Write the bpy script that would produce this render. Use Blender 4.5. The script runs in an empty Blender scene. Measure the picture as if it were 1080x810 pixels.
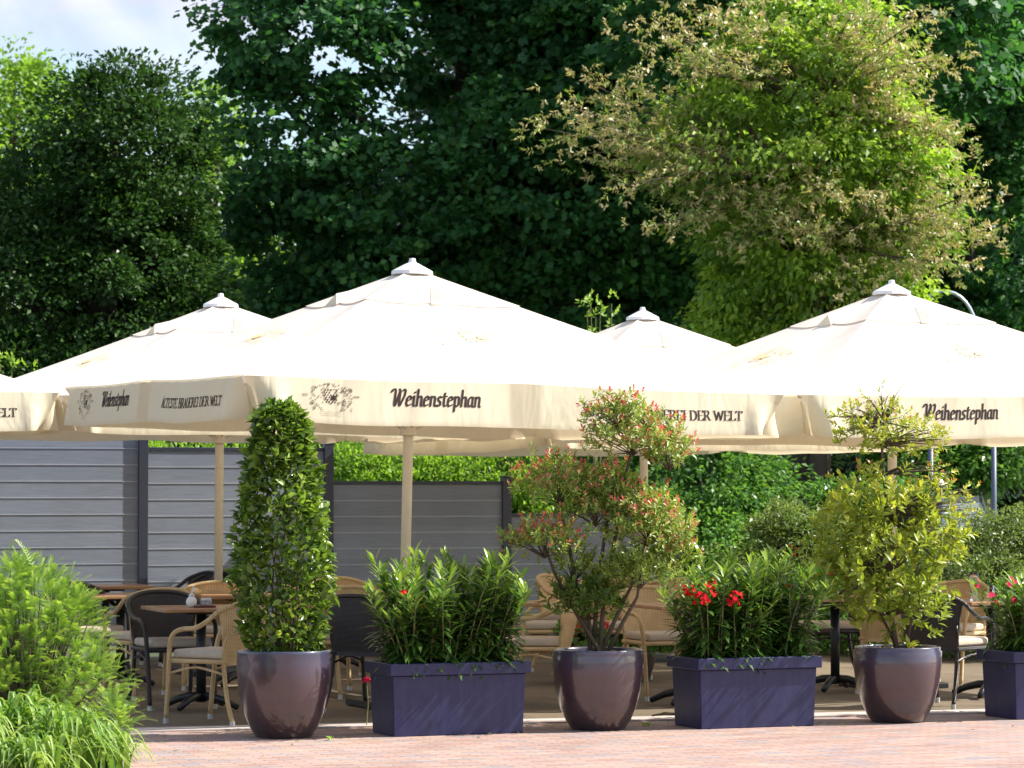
import bpy, math, random
import numpy as np
from mathutils import Vector, Matrix

# ------------------------------------------------------------------ camera, world, sun, exposure
R = math.radians
SC = bpy.context.scene
COL = SC.collection
EYE = 1.6
F = 3300.0                      # focal length in pixels of the 1080 px wide photograph
PITCH = math.atan(109 / F)
cam = bpy.data.cameras.new('camera')
cam.lens = 36 * F / 1080
cam.sensor_width = 36
cam.clip_start = 0.5
cam.clip_end = 3000
cam.dof.use_dof = True
cam.dof.focus_distance = 20.9
cam.dof.aperture_fstop = 6.3
camo = bpy.data.objects.new('camera', cam)
camo.location = (0, 0, EYE)
camo.rotation_euler = (math.pi / 2 + PITCH, 0, 0)
COL.objects.link(camo)
SC.camera = camo

SUN_DIR = Vector((1.0, 0.13, 0.98)).normalized()
elev = math.asin(SUN_DIR.z)
azim = math.atan2(SUN_DIR.x, SUN_DIR.y)
w = bpy.data.worlds.new('World')
SC.world = w
w.use_nodes = True
nt = w.node_tree
nt.nodes.clear()
out = nt.nodes.new('ShaderNodeOutputWorld')
bg = nt.nodes.new('ShaderNodeBackground')
sky = nt.nodes.new('ShaderNodeTexSky')
sky.sky_type = 'NISHITA'
sky.sun_disc = False
sky.sun_elevation = elev
sky.sun_rotation = azim
sky.air_density = 1.0
sky.dust_density = 1.2
tc = nt.nodes.new('ShaderNodeTexCoord')
mp = nt.nodes.new('ShaderNodeMapping')
mp.inputs['Scale'].default_value = (1, 1, 2.2)
nz = nt.nodes.new('ShaderNodeTexNoise')
nz.inputs['Scale'].default_value = 5.5
nz.inputs['Detail'].default_value = 8
nz.inputs['Roughness'].default_value = 0.55
rp = nt.nodes.new('ShaderNodeValToRGB')
rp.color_ramp.elements[0].position = 0.47
rp.color_ramp.elements[0].color = (0, 0, 0, 1)
rp.color_ramp.elements[1].position = 0.64
rp.color_ramp.elements[1].color = (1, 1, 1, 1)
mx = nt.nodes.new('ShaderNodeMixRGB')
mx.inputs[2].default_value = (4.0, 4.1, 4.7, 1)
L = nt.links.new
nz2 = nt.nodes.new('ShaderNodeTexNoise')
nz2.inputs['Scale'].default_value = 16
nz2.inputs['Detail'].default_value = 7
nz2.inputs['Distortion'].default_value = 0.6
rp2 = nt.nodes.new('ShaderNodeValToRGB')            # grey undersides and bright edges of the clouds
rp2.color_ramp.elements[0].position = 0.38
rp2.color_ramp.elements[0].color = (2.9, 3.2, 4.3, 1)
rp2.color_ramp.elements[1].position = 0.60
rp2.color_ramp.elements[1].color = (4.9, 4.9, 5.1, 1)
L(tc.outputs['Generated'], nz2.inputs['Vector']); L(nz2.outputs['Fac'], rp2.inputs[0]); L(rp2.outputs[0], mx.inputs[2])
L(tc.outputs['Generated'], mp.inputs[0]); L(mp.outputs[0], nz.inputs['Vector'])
L(nz.outputs['Fac'], rp.inputs[0]); L(rp.outputs[0], mx.inputs[0])
L(sky.outputs[0], mx.inputs[1]); L(mx.outputs[0], bg.inputs[0]); L(bg.outputs[0], out.inputs[0])
bg.inputs[1].default_value = 0.12

sl = bpy.data.lights.new('sun', 'SUN')
sl.energy = 5.0
sl.angle = R(0.53)
sl.color = (1.0, 0.95, 0.87)
so = bpy.data.objects.new('sun', sl)
so.rotation_euler = SUN_DIR.to_track_quat('Z', 'Y').to_euler()
COL.objects.link(so)

SC.view_settings.view_transform = 'Standard'
SC.view_settings.look = 'None'
SC.view_settings.gamma = 1
SC.view_settings.exposure = 0.90
SC.cycles.max_bounces = 8
SC.cycles.diffuse_bounces = 4
SC.cycles.transmission_bounces = 6
SC.cycles.use_denoising = True

rng = np.random.default_rng(7)
random.seed(7)


def at(px, py, Y):
    """point of the place seen at pixel (px, py) of the photograph at distance Y"""
    x = (px - 540) / F; u = (405 - py) / F
    c, s = math.cos(PITCH), math.sin(PITCH)
    fy = c - u * s; fz = s + u * c
    k = Y / fy
    return Vector((x * k, Y, EYE + fz * k))


def gx(px, Y):
    return (px - 540) / F * Y * 1.0005


# ------------------------------------------------------------------ materials
def mat(name):
    m = bpy.data.materials.new(name)
    m.use_nodes = True
    n = m.node_tree.nodes
    return m, m.node_tree, n['Principled BSDF'], n['Material Output']


def simple(name, col, rough=0.5, metal=0.0, var=0.12, scale=8.0, bump=0.0, bscale=60.0, spec=0.5, coat=0.0, stretch=(1, 1, 1)):
    m, t, p, o = mat(name)
    tcn = t.nodes.new('ShaderNodeTexCoord')
    mpn = t.nodes.new('ShaderNodeMapping'); mpn.inputs['Scale'].default_value = stretch
    n = t.nodes.new('ShaderNodeTexNoise'); n.inputs['Scale'].default_value = scale; n.inputs['Detail'].default_value = 5
    r = t.nodes.new('ShaderNodeValToRGB')
    a, b = 1 - var, 1 + var
    r.color_ramp.elements[0].position = 0.3; r.color_ramp.elements[1].position = 0.7
    r.color_ramp.elements[0].color = (col[0] * a, col[1] * a, col[2] * a, 1)
    r.color_ramp.elements[1].color = (min(1, col[0] * b), min(1, col[1] * b), min(1, col[2] * b), 1)
    t.links.new(tcn.outputs['Object'], mpn.inputs[0]); t.links.new(mpn.outputs[0], n.inputs['Vector'])
    t.links.new(n.outputs['Fac'], r.inputs[0]); t.links.new(r.outputs[0], p.inputs['Base Color'])
    p.inputs['Roughness'].default_value = rough
    p.inputs['Metallic'].default_value = metal
    p.inputs['Specular IOR Level'].default_value = spec
    p.inputs['Coat Weight'].default_value = coat
    if bump:
        n2 = t.nodes.new('ShaderNodeTexNoise'); n2.inputs['Scale'].default_value = bscale; n2.inputs['Detail'].default_value = 3
        bp = t.nodes.new('ShaderNodeBump'); bp.inputs['Strength'].default_value = bump; bp.inputs['Distance'].default_value = 0.01
        t.links.new(mpn.outputs[0], n2.inputs['Vector']); t.links.new(n2.outputs['Fac'], bp.inputs['Height'])
        t.links.new(bp.outputs[0], p.inputs['Normal'])
    return m


def leafmat(name, stops, rough=0.42, trans=0.35, spec=0.5, tgain=1.6):
    """stops: [(position, colour)] indexed by the per-leaf attribute 'rnd'"""
    m, t, p, o = mat(name)
    a = t.nodes.new('ShaderNodeAttribute'); a.attribute_name = 'rnd'
    r = t.nodes.new('ShaderNodeValToRGB')
    els = r.color_ramp.elements
    while len(els) < len(stops):
        els.new(0.5)
    for e, (pos, c) in zip(els, stops):
        e.position = pos; e.color = (c[0], c[1], c[2], 1)
    t.links.new(a.outputs['Fac'], r.inputs[0])
    t.links.new(r.outputs[0], p.inputs['Base Color'])
    p.inputs['Roughness'].default_value = rough
    p.inputs['Specular IOR Level'].default_value = spec
    tr = t.nodes.new('ShaderNodeBsdfTranslucent')
    g = t.nodes.new('ShaderNodeMixRGB'); g.blend_type = 'MULTIPLY'; g.inputs[0].default_value = 1
    g.inputs[2].default_value = (tgain * 1.1, tgain * 1.15, tgain * 0.55, 1)
    t.links.new(r.outputs[0], g.inputs[1]); t.links.new(g.outputs[0], tr.inputs[0])
    ms = t.nodes.new('ShaderNodeMixShader'); ms.inputs[0].default_value = trans
    t.links.new(p.outputs[0], ms.inputs[1]); t.links.new(tr.outputs[0], ms.inputs[2])
    t.links.new(ms.outputs[0], o.inputs[0])
    return m


def fabric(name, col, trans=0.3, wr=0.35, wscale=3.0, tcol=None, thin=False):
    m, t, p, o = mat(name)
    p.inputs['Roughness'].default_value = 0.85
    p.inputs['Specular IOR Level'].default_value = 0.2
    p.inputs['Base Color'].default_value = (*col, 1)
    tcn = t.nodes.new('ShaderNodeTexCoord')
    mpn = t.nodes.new('ShaderNodeMapping'); mpn.inputs['Rotation'].default_value = (0.5, 0.9, 0.6); mpn.inputs['Scale'].default_value = (1, 1, 0.35)
    n = t.nodes.new('ShaderNodeTexNoise'); n.inputs['Scale'].default_value = wscale; n.inputs['Detail'].default_value = 3; n.inputs['Distortion'].default_value = 0.8
    bp = t.nodes.new('ShaderNodeBump'); bp.inputs['Strength'].default_value = wr; bp.inputs['Distance'].default_value = 0.08
    t.links.new(tcn.outputs['Object'], mpn.inputs[0]); t.links.new(mpn.outputs[0], n.inputs['Vector'])
    t.links.new(n.outputs['Fac'], bp.inputs['Height']); t.links.new(bp.outputs[0], p.inputs['Normal'])
    tr = t.nodes.new('ShaderNodeBsdfTranslucent')
    tr.inputs[0].default_value = (*(tcol or col), 1)
    ms = t.nodes.new('ShaderNodeMixShader'); ms.inputs[0].default_value = trans
    if thin:
        a = t.nodes.new('ShaderNodeAttribute'); a.attribute_name = 'rnd'
        mm = t.nodes.new('ShaderNodeMath'); mm.operation = 'MULTIPLY_ADD'; mm.inputs[1].default_value = 0.25; mm.inputs[2].default_value = trans
        t.links.new(a.outputs['Fac'], mm.inputs[0]); t.links.new(mm.outputs[0], ms.inputs[0])
    t.links.new(p.outputs[0], ms.inputs[1]); t.links.new(tr.outputs[0], ms.inputs[2])
    t.links.new(ms.outputs[0], o.inputs[0])
    return m


def woven(name, col, dark, rough=0.5):
    m, t, p, o = mat(name)
    tcn = t.nodes.new('ShaderNodeTexCoord')
    w1 = t.nodes.new('ShaderNodeTexWave'); w1.bands_direction = 'Z'; w1.inputs['Scale'].default_value = 36
    w2 = t.nodes.new('ShaderNodeTexWave'); w2.bands_direction = 'X'; w2.inputs['Scale'].default_value = 26
    mlt = t.nodes.new('ShaderNodeMath'); mlt.operation = 'MULTIPLY'
    n = t.nodes.new('ShaderNodeTexNoise'); n.inputs['Scale'].default_value = 9
    ad = t.nodes.new('ShaderNodeMath'); ad.operation = 'MULTIPLY_ADD'; ad.inputs[1].default_value = 0.5
    r = t.nodes.new('ShaderNodeValToRGB')
    r.color_ramp.elements[0].position = 0.2; r.color_ramp.elements[1].position = 0.75
    r.color_ramp.elements[0].color = (*dark, 1); r.color_ramp.elements[1].color = (*col, 1)
    bp = t.nodes.new('ShaderNodeBump'); bp.inputs['Strength'].default_value = 0.5; bp.inputs['Distance'].default_value = 0.006
    for wv in (w1, w2):
        t.links.new(tcn.outputs['Object'], wv.inputs['Vector'])
    t.links.new(tcn.outputs['Object'], n.inputs['Vector'])
    t.links.new(w1.outputs['Fac'], mlt.inputs[0]); t.links.new(w2.outputs['Fac'], mlt.inputs[1])
    t.links.new(n.outputs['Fac'], ad.inputs[0]); t.links.new(mlt.outputs[0], ad.inputs[2])
    t.links.new(ad.outputs[0], r.inputs[0]); t.links.new(r.outputs[0], p.inputs['Base Color'])
    t.links.new(mlt.outputs[0], bp.inputs['Height']); t.links.new(bp.outputs[0], p.inputs['Normal'])
    p.inputs['Roughness'].default_value = rough
    return m


def glass(name, col=(1, 1, 1), rough=0.02):
    m, t, p, o = mat(name)
    p.inputs['Base Color'].default_value = (*col, 1)
    p.inputs['Roughness'].default_value = rough
    p.inputs['Transmission Weight'].default_value = 1
    return m


M = {}
M['roof'] = fabric('roof_fabric', (0.86, 0.78, 0.68), 0.22, 0.25, 2.0)
M['valance'] = fabric('valance_fabric', (0.82, 0.745, 0.55), 0.20, 0.32, 3.2, (0.80, 0.66, 0.46), thin=True)
M['print'] = simple('valance_print', (0.045, 0.03, 0.028), 0.8, spec=0.2)
M['print_faint'] = simple('faint_print', (0.20, 0.16, 0.12), 0.8, spec=0.2)
M['ochre'] = simple('ochre_print', (0.80, 0.60, 0.30), 0.8, spec=0.2)
M['pole'] = simple('cream_painted_metal', (0.80, 0.72, 0.55), 0.4, var=0.04)
M['white_cap'] = simple('white_cap', (0.75, 0.74, 0.75), 0.5, var=0.05)
M['tan_frame'] = woven('tan_cane', (0.74, 0.55, 0.28), (0.42, 0.27, 0.12))
M['tan_weave'] = woven('tan_weave', (0.76, 0.55, 0.28), (0.42, 0.26, 0.11))
M['dark_frame'] = woven('brown_cane', (0.045, 0.035, 0.033), (0.012, 0.009, 0.009), 0.35)
M['dark_weave'] = woven('brown_weave', (0.055, 0.045, 0.045), (0.012, 0.009, 0.010), 0.35)
M['cushion'] = simple('beige_cushion', (0.55, 0.46, 0.36), 0.9, var=0.08, bump=0.3, bscale=120)
M['alu'] = simple('pale_foot_cap', (0.6, 0.6, 0.6), 0.3, metal=0.3)
M['wood'] = simple('brown_table_wood', (0.42, 0.22, 0.10), 0.35, var=0.3, scale=5, stretch=(1, 10, 1), coat=0.3)
M['iron'] = simple('black_iron', (0.015, 0.015, 0.018), 0.4, var=0.1)
M['pot'] = None
def box_paint():
    m, t, p, o = mat('indigo_planter_paint')
    tcn = t.nodes.new('ShaderNodeTexCoord')
    n = t.nodes.new('ShaderNodeTexNoise'); n.inputs['Scale'].default_value = 2.6; n.inputs['Detail'].default_value = 9; n.inputs['Roughness'].default_value = 0.72
    mp2 = t.nodes.new('ShaderNodeMapping'); mp2.inputs['Scale'].default_value = (1, 1, 0.25)
    st = t.nodes.new('ShaderNodeTexNoise'); st.inputs['Scale'].default_value = 22; st.inputs['Detail'].default_value = 4
    mlt = t.nodes.new('ShaderNodeMath'); mlt.operation = 'MULTIPLY'
    r = t.nodes.new('ShaderNodeValToRGB')
    r.color_ramp.elements[0].position = 0.18; r.color_ramp.elements[1].position = 0.46
    r.color_ramp.elements[0].color = (0.013, 0.015, 0.070, 1); r.color_ramp.elements[1].color = (0.032, 0.035, 0.095, 1)
    t.links.new(tcn.outputs['Object'], n.inputs['Vector']); t.links.new(tcn.outputs['Object'], mp2.inputs[0]); t.links.new(mp2.outputs[0], st.inputs['Vector'])
    t.links.new(n.outputs['Fac'], mlt.inputs[0]); t.links.new(st.outputs['Fac'], mlt.inputs[1]); t.links.new(mlt.outputs[0], r.inputs[0])
    t.links.new(r.outputs[0], p.inputs['Base Color'])
    mr = t.nodes.new('ShaderNodeMapRange'); mr.inputs['To Min'].default_value = 0.25; mr.inputs['To Max'].default_value = 0.6
    t.links.new(n.outputs['Fac'], mr.inputs[0]); t.links.new(mr.outputs[0], p.inputs['Roughness'])
    bp = t.nodes.new('ShaderNodeBump'); bp.inputs['Strength'].default_value = 0.12; bp.inputs['Distance'].default_value = 0.01
    t.links.new(n.outputs['Fac'], bp.inputs['Height']); t.links.new(bp.outputs[0], p.inputs['Normal'])
    return m


M['box'] = box_paint()
M['soil'] = simple('potting_soil', (0.10, 0.065, 0.04), 0.95, var=0.5, scale=40, bump=1.0, bscale=50)
M['chips'] = simple('bark_chips', (0.22, 0.12, 0.07), 0.9, var=0.4, scale=60)
M['bark'] = simple('brown_bark', (0.10, 0.075, 0.05), 0.9, var=0.4, scale=6, bump=0.8, bscale=20, stretch=(1, 1, 0.2))
M['bark_dark'] = simple('dark_bark', (0.045, 0.034, 0.026), 0.9, var=0.4, scale=4, bump=0.8, bscale=12, stretch=(1, 1, 0.2))
M['bark_black'] = simple('blackish_bark', (0.018, 0.014, 0.011), 0.9, var=0.4, scale=4, bump=0.8, bscale=12, stretch=(1, 1, 0.2))
M['stem'] = simple('green_brown_stem', (0.20, 0.20, 0.08), 0.7, var=0.3, scale=20)
M['post'] = simple('anthracite_metal', (0.045, 0.052, 0.080), 0.35, var=0.06)
M['lamp_metal'] = simple('pale_lamp_metal', (0.62, 0.68, 0.75), 0.3, metal=0.4, var=0.04)
M['kerb'] = simple('pale_concrete', (0.46, 0.40, 0.37), 0.85, var=0.15, scale=5, bump=0.3, bscale=80)
M['red'] = simple('red_petal', (0.50, 0.003, 0.012), 0.8, spec=.1, var=0.2, scale=30)
M['pink'] = simple('pink_petal', (0.60, 0.02, 0.09), 0.8, spec=.1, var=0.25, scale=30)


def pot_mat():
    m, t, p, o = mat('glazed_plum_pot')
    tcn = t.nodes.new('ShaderNodeTexCoord')
    sx = t.nodes.new('ShaderNodeSeparateXYZ')
    n = t.nodes.new('ShaderNodeTexNoise'); n.inputs['Scale'].default_value = 6; n.inputs['Detail'].default_value = 6
    ad = t.nodes.new('ShaderNodeMath'); ad.operation = 'MULTIPLY_ADD'; ad.inputs[1].default_value = 0.22
    r = t.nodes.new('ShaderNodeValToRGB')
    e = r.color_ramp.elements
    e[0].position = 0.12; e[0].color = (0.038, 0.021, 0.023, 1)
    e[1].position = 0.46; e[1].color = (0.062, 0.035, 0.042, 1)
    a = e.new(0.59); a.color = (0.060, 0.046, 0.075, 1)
    b = e.new(0.68); b.color = (0.045, 0.055, 0.10, 1)
    t.links.new(tcn.outputs['Object'], sx.inputs[0]); t.links.new(tcn.outputs['Object'], n.inputs['Vector'])
    t.links.new(n.outputs['Fac'], ad.inputs[0]); t.links.new(sx.outputs['Z'], ad.inputs[2])
    t.links.new(ad.outputs[0], r.inputs[0]); t.links.new(r.outputs[0], p.inputs['Base Color'])
    n2 = t.nodes.new('ShaderNodeTexNoise'); n2.inputs['Scale'].default_value = 14
    mr = t.nodes.new('ShaderNodeMapRange'); mr.inputs['To Min'].default_value = 0.24; mr.inputs['To Max'].default_value = 0.40
    t.links.new(n2.outputs['Fac'], mr.inputs[0]); t.links.new(mr.outputs[0], p.inputs['Roughness'])
    bp = t.nodes.new('ShaderNodeBump'); bp.inputs['Strength'].default_value = 0.12; bp.inputs['Distance'].default_value = 0.02
    t.links.new(n.outputs['Fac'], bp.inputs['Height']); t.links.new(bp.outputs[0], p.inputs['Normal'])
    p.inputs['Coat Weight'].default_value = 1.0
    p.inputs['Coat Roughness'].default_value = 0.07
    return m


M['pot'] = pot_mat()


def paver_mat(name, cols, mortar, rot, bw, bh, moss=True, dark=None):
    m, t, p, o = mat(name)
    tcn = t.nodes.new('ShaderNodeTexCoord')
    mpn = t.nodes.new('ShaderNodeMapping'); mpn.inputs['Rotation'].default_value = (0, 0, -rot)
    b = t.nodes.new('ShaderNodeTexBrick')
    b.inputs['Scale'].default_value = 1
    b.inputs['Brick Width'].default_value = bw; b.inputs['Row Height'].default_value = bh
    b.inputs['Mortar Size'].default_value = 0.004; b.inputs['Mortar Smooth'].default_value = 0.3
    b.inputs['Color1'].default_value = (0, 0, 0, 1); b.inputs['Color2'].default_value = (1, 1, 1, 1)
    b.inputs['Mortar'].default_value = (0.5, 0.5, 0.5, 1)
    t.links.new(tcn.outputs['Object'], mpn.inputs[0]); t.links.new(mpn.outputs[0], b.inputs['Vector'])
    r = t.nodes.new('ShaderNodeValToRGB')
    e = r.color_ramp.elements
    while len(e) < len(cols):
        e.new(0.5)
    for k, c in enumerate(cols):
        e[k].position = k / (len(cols) - 1); e[k].color = (*c, 1)
    t.links.new(b.outputs['Color'], r.inputs[0])
    mm = t.nodes.new('ShaderNodeMixRGB'); mm.inputs[2].default_value = (*mortar, 1)
    t.links.new(b.outputs['Fac'], mm.inputs[0]); t.links.new(r.outputs[0], mm.inputs[1])
    n = t.nodes.new('ShaderNodeTexNoise'); n.inputs['Scale'].default_value = 1.4; n.inputs['Detail'].default_value = 8
    n.inputs['Roughness'].default_value = 0.7
    mr = t.nodes.new('ShaderNodeMapRange'); mr.inputs['To Min'].default_value = 0.62; mr.inputs['To Max'].default_value = 1.32
    mlt = t.nodes.new('ShaderNodeMixRGB'); mlt.blend_type = 'MULTIPLY'; mlt.inputs[0].default_value = 1
    t.links.new(tcn.outputs['Object'], n.inputs['Vector']); t.links.new(n.outputs['Fac'], mr.inputs[0])
    t.links.new(mm.outputs[0], mlt.inputs[1]); t.links.new(mr.outputs[0], mlt.inputs[2])
    last = mlt
    if moss:
        n3 = t.nodes.new('ShaderNodeTexNoise'); n3.inputs['Scale'].default_value = 2.6; n3.inputs['Detail'].default_value = 6
        r3 = t.nodes.new('ShaderNodeValToRGB'); r3.color_ramp.elements[0].position = 0.52; r3.color_ramp.elements[1].position = 0.66
        f = t.nodes.new('ShaderNodeMath'); f.operation = 'MULTIPLY'
        t.links.new(tcn.outputs['Object'], n3.inputs['Vector']); t.links.new(n3.outputs['Fac'], r3.inputs[0])
        t.links.new(r3.outputs[0], f.inputs[0]); t.links.new(b.outputs['Fac'], f.inputs[1])
        g = t.nodes.new('ShaderNodeMixRGB'); g.inputs[2].default_value = (0.20, 0.25, 0.08, 1)
        t.links.new(f.outputs[0], g.inputs[0]); t.links.new(last.outputs[0], g.inputs[1]); last = g
    t.links.new(last.outputs[0], p.inputs['Base Color'])
    p.inputs['Roughness'].default_value = 0.85
    n4 = t.nodes.new('ShaderNodeTexNoise'); n4.inputs['Scale'].default_value = 60
    h = t.nodes.new('ShaderNodeMath'); h.operation = 'MULTIPLY_ADD'; h.inputs[1].default_value = -1.0
    t.links.new(tcn.outputs['Object'], n4.inputs['Vector'])
    t.links.new(b.outputs['Fac'], h.inputs[0]); t.links.new(n4.outputs['Fac'], h.inputs[2])
    bp = t.nodes.new('ShaderNodeBump'); bp.inputs['Strength'].default_value = 0.5; bp.inputs['Distance'].default_value = 0.006
    t.links.new(h.outputs[0], bp.inputs['Height']); t.links.new(bp.outputs[0], p.inputs['Normal'])
    return m


M['pavers'] = paver_mat('pink_brick_pavers', [(0.27, 0.25, 0.27), (0.38, 0.26, 0.22), (0.44, 0.295, 0.25), (0.34, 0.20, 0.16), (0.47, 0.33, 0.28)],
                        (0.16, 0.12, 0.09), R(18), 0.21, 0.07)
M['terrace'] = paver_mat('brown_terrace_pavers', [(0.115, 0.085, 0.050), (0.17, 0.13, 0.080), (0.14, 0.105, 0.065)],
                         (0.07, 0.06, 0.045), R(20), 0.4, 0.4, moss=False)


def fence_mat():
    m, t, p, o = mat('grey_composite_boards')
    tcn = t.nodes.new('ShaderNodeTexCoord')
    mpn = t.nodes.new('ShaderNodeMapping'); mpn.inputs['Scale'].default_value = (0.6, 1, 14)
    n = t.nodes.new('ShaderNodeTexNoise'); n.inputs['Scale'].default_value = 6; n.inputs['Detail'].default_value = 8; n.inputs['Roughness'].default_value = 0.7
    r = t.nodes.new('ShaderNodeValToRGB')
    r.color_ramp.elements[0].position = 0.3; r.color_ramp.elements[1].position = 0.75
    r.color_ramp.elements[0].color = (0.20, 0.235, 0.30, 1); r.color_ramp.elements[1].color = (0.29, 0.33, 0.40, 1)
    t.links.new(tcn.outputs['Object'], mpn.inputs[0]); t.links.new(mpn.outputs[0], n.inputs['Vector'])
    t.links.new(n.outputs['Fac'], r.inputs[0])
    # every board a slightly different tone, blotches of weathering over them
    sx = t.nodes.new('ShaderNodeSeparateXYZ'); t.links.new(tcn.outputs['Object'], sx.inputs[0])
    d1 = t.nodes.new('ShaderNodeMath'); d1.operation = 'DIVIDE'; d1.inputs[1].default_value = 0.153
    f1 = t.nodes.new('ShaderNodeMath'); f1.operation = 'FLOOR'
    d2 = t.nodes.new('ShaderNodeMath'); d2.operation = 'DIVIDE'; d2.inputs[1].default_value = 1.8
    f2 = t.nodes.new('ShaderNodeMath'); f2.operation = 'FLOOR'
    cmb = t.nodes.new('ShaderNodeCombineXYZ'); wn = t.nodes.new('ShaderNodeTexWhiteNoise')
    t.links.new(sx.outputs['Z'], d1.inputs[0]); t.links.new(d1.outputs[0], f1.inputs[0]); t.links.new(f1.outputs[0], cmb.inputs[2])
    t.links.new(sx.outputs['X'], d2.inputs[0]); t.links.new(d2.outputs[0], f2.inputs[0]); t.links.new(f2.outputs[0], cmb.inputs[0])
    t.links.new(cmb.outputs[0], wn.inputs['Vector'])
    n2 = t.nodes.new('ShaderNodeTexNoise'); n2.inputs['Scale'].default_value = 1.7; n2.inputs['Detail'].default_value = 6
    t.links.new(tcn.outputs['Object'], n2.inputs['Vector'])
    ad = t.nodes.new('ShaderNodeMath'); ad.operation = 'MULTIPLY_ADD'; ad.inputs[1].default_value = 0.35
    t.links.new(wn.outputs['Value'], ad.inputs[0]); t.links.new(n2.outputs['Fac'], ad.inputs[2])
    mr = t.nodes.new('ShaderNodeMapRange'); mr.inputs['From Min'].default_value = 0.3; mr.inputs['From Max'].default_value = 1.1
    mr.inputs['To Min'].default_value = 0.84; mr.inputs['To Max'].default_value = 1.14
    t.links.new(ad.outputs[0], mr.inputs[0])
    mm = t.nodes.new('ShaderNodeMixRGB'); mm.blend_type = 'MULTIPLY'; mm.inputs[0].default_value = 1
    t.links.new(r.outputs[0], mm.inputs[1]); t.links.new(mr.outputs[0], mm.inputs[2])
    t.links.new(mm.outputs[0], p.inputs['Base Color'])
    p.inputs['Roughness'].default_value = 0.6
    bp = t.nodes.new('ShaderNodeBump'); bp.inputs['Strength'].default_value = 0.15; bp.inputs['Distance'].default_value = 0.01
    t.links.new(n.outputs['Fac'], bp.inputs['Height']); t.links.new(bp.outputs[0], p.inputs['Normal'])
    return m


M['boards'] = fence_mat()
M['strip'] = simple('aluminium_joint_strip', (0.50, 0.54, 0.62), 0.35, metal=0.2, var=0.05)

# leaf materials
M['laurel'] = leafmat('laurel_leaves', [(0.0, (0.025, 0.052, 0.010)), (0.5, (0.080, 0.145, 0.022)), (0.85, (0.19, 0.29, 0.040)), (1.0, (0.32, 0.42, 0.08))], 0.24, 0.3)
M['oleander'] = leafmat('oleander_leaves', [(0.0, (0.028, 0.070, 0.018)), (0.5, (0.08, 0.17, 0.030)), (1.0, (0.34, 0.47, 0.07))], 0.30, 0.25)
M['photinia'] = leafmat('photinia_leaves', [(0.0, (0.045, 0.085, 0.02)), (0.32, (0.16, 0.25, 0.045)), (0.66, (0.42, 0.48, 0.12)), (0.80, (0.60, 0.28, 0.18)), (1.0, (0.60, 0.10, 0.11))], 0.33, 0.3, tgain=1.3)
M['lime_photinia'] = leafmat('yellow_green_leaves', [(0.0, (0.09, 0.14, 0.02)), (0.4, (0.24, 0.31, 0.04)), (0.75, (0.45, 0.47, 0.07)), (0.95, (0.55, 0.46, 0.12)), (1.0, (0.5, 0.18, 0.06))], 0.33, 0.35, tgain=1.4)
M['yew'] = leafmat('yew_needles', [(0.0, (0.035, 0.085, 0.016)), (0.45, (0.16, 0.29, 0.04)), (1.0, (0.50, 0.64, 0.13))], 0.5, 0.3)
M['grass'] = leafmat('arching_grass_blades', [(0.0, (0.07, 0.17, 0.025)), (0.6, (0.20, 0.34, 0.055)), (1.0, (0.42, 0.52, 0.13))], 0.4, 0.35, tgain=1.3)
M['holly'] = leafmat('dark_glossy_leaves', [(0.0, (0.020, 0.055, 0.014)), (0.6, (0.045, 0.105, 0.022)), (0.95, (0.08, 0.16, 0.030)), (1.0, (0.20, 0.25, 0.06))], 0.45, 0.2, spec=.3)
M['maple'] = leafmat('deep_green_leaves', [(0.0, (0.018, 0.075, 0.028)), (0.55, (0.055, 0.165, 0.048)), (0.9, (0.13, 0.28, 0.060)), (1.0, (0.32, 0.36, 0.06))], 0.5, 0.35, spec=.3)
M['lime'] = leafmat('lime_leaves', [(0.0, (0.11, 0.22, 0.03)), (0.6, (0.22, 0.36, 0.05)), (1.0, (0.34, 0.46, 0.09))], 0.45, 0.4)
M['bronze'] = leafmat('bronze_green_leaves', [(0.0, (0.10, 0.18, 0.03)), (0.30, (0.24, 0.37, 0.06)), (0.45, (0.38, 0.37, 0.13)), (0.8, (0.54, 0.46, 0.23)), (1.0, (0.66, 0.51, 0.32))], 0.4, 0.25, tgain=1.3)
M['inner'] = leafmat('fresh_inner_leaves', [(0.0, (0.07, 0.15, 0.022)), (0.5, (0.28, 0.43, 0.05)), (0.85, (0.48, 0.60, 0.10)), (1.0, (0.56, 0.54, 0.20))], 0.4, 0.4, tgain=1.35)
M['mid'] = leafmat('mid_green_leaves', [(0.0, (0.035, 0.11, 0.025)), (0.6, (0.13, 0.27, 0.05)), (1.0, (0.32, 0.46, 0.10))], 0.38, 0.35)
M['olive'] = leafmat('olive_green_leaves', [(0.0, (0.06, 0.10, 0.03)), (0.6, (0.16, 0.23, 0.065)), (1.0, (0.34, 0.40, 0.16))], 0.4, 0.3)
M['forest'] = leafmat('forest_leaves', [(0.0, (0.010, 0.024, 0.010)), (0.7, (0.02, 0.045, 0.016)), (1.0, (0.05, 0.09, 0.025))], 0.5, 0.25)


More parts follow.
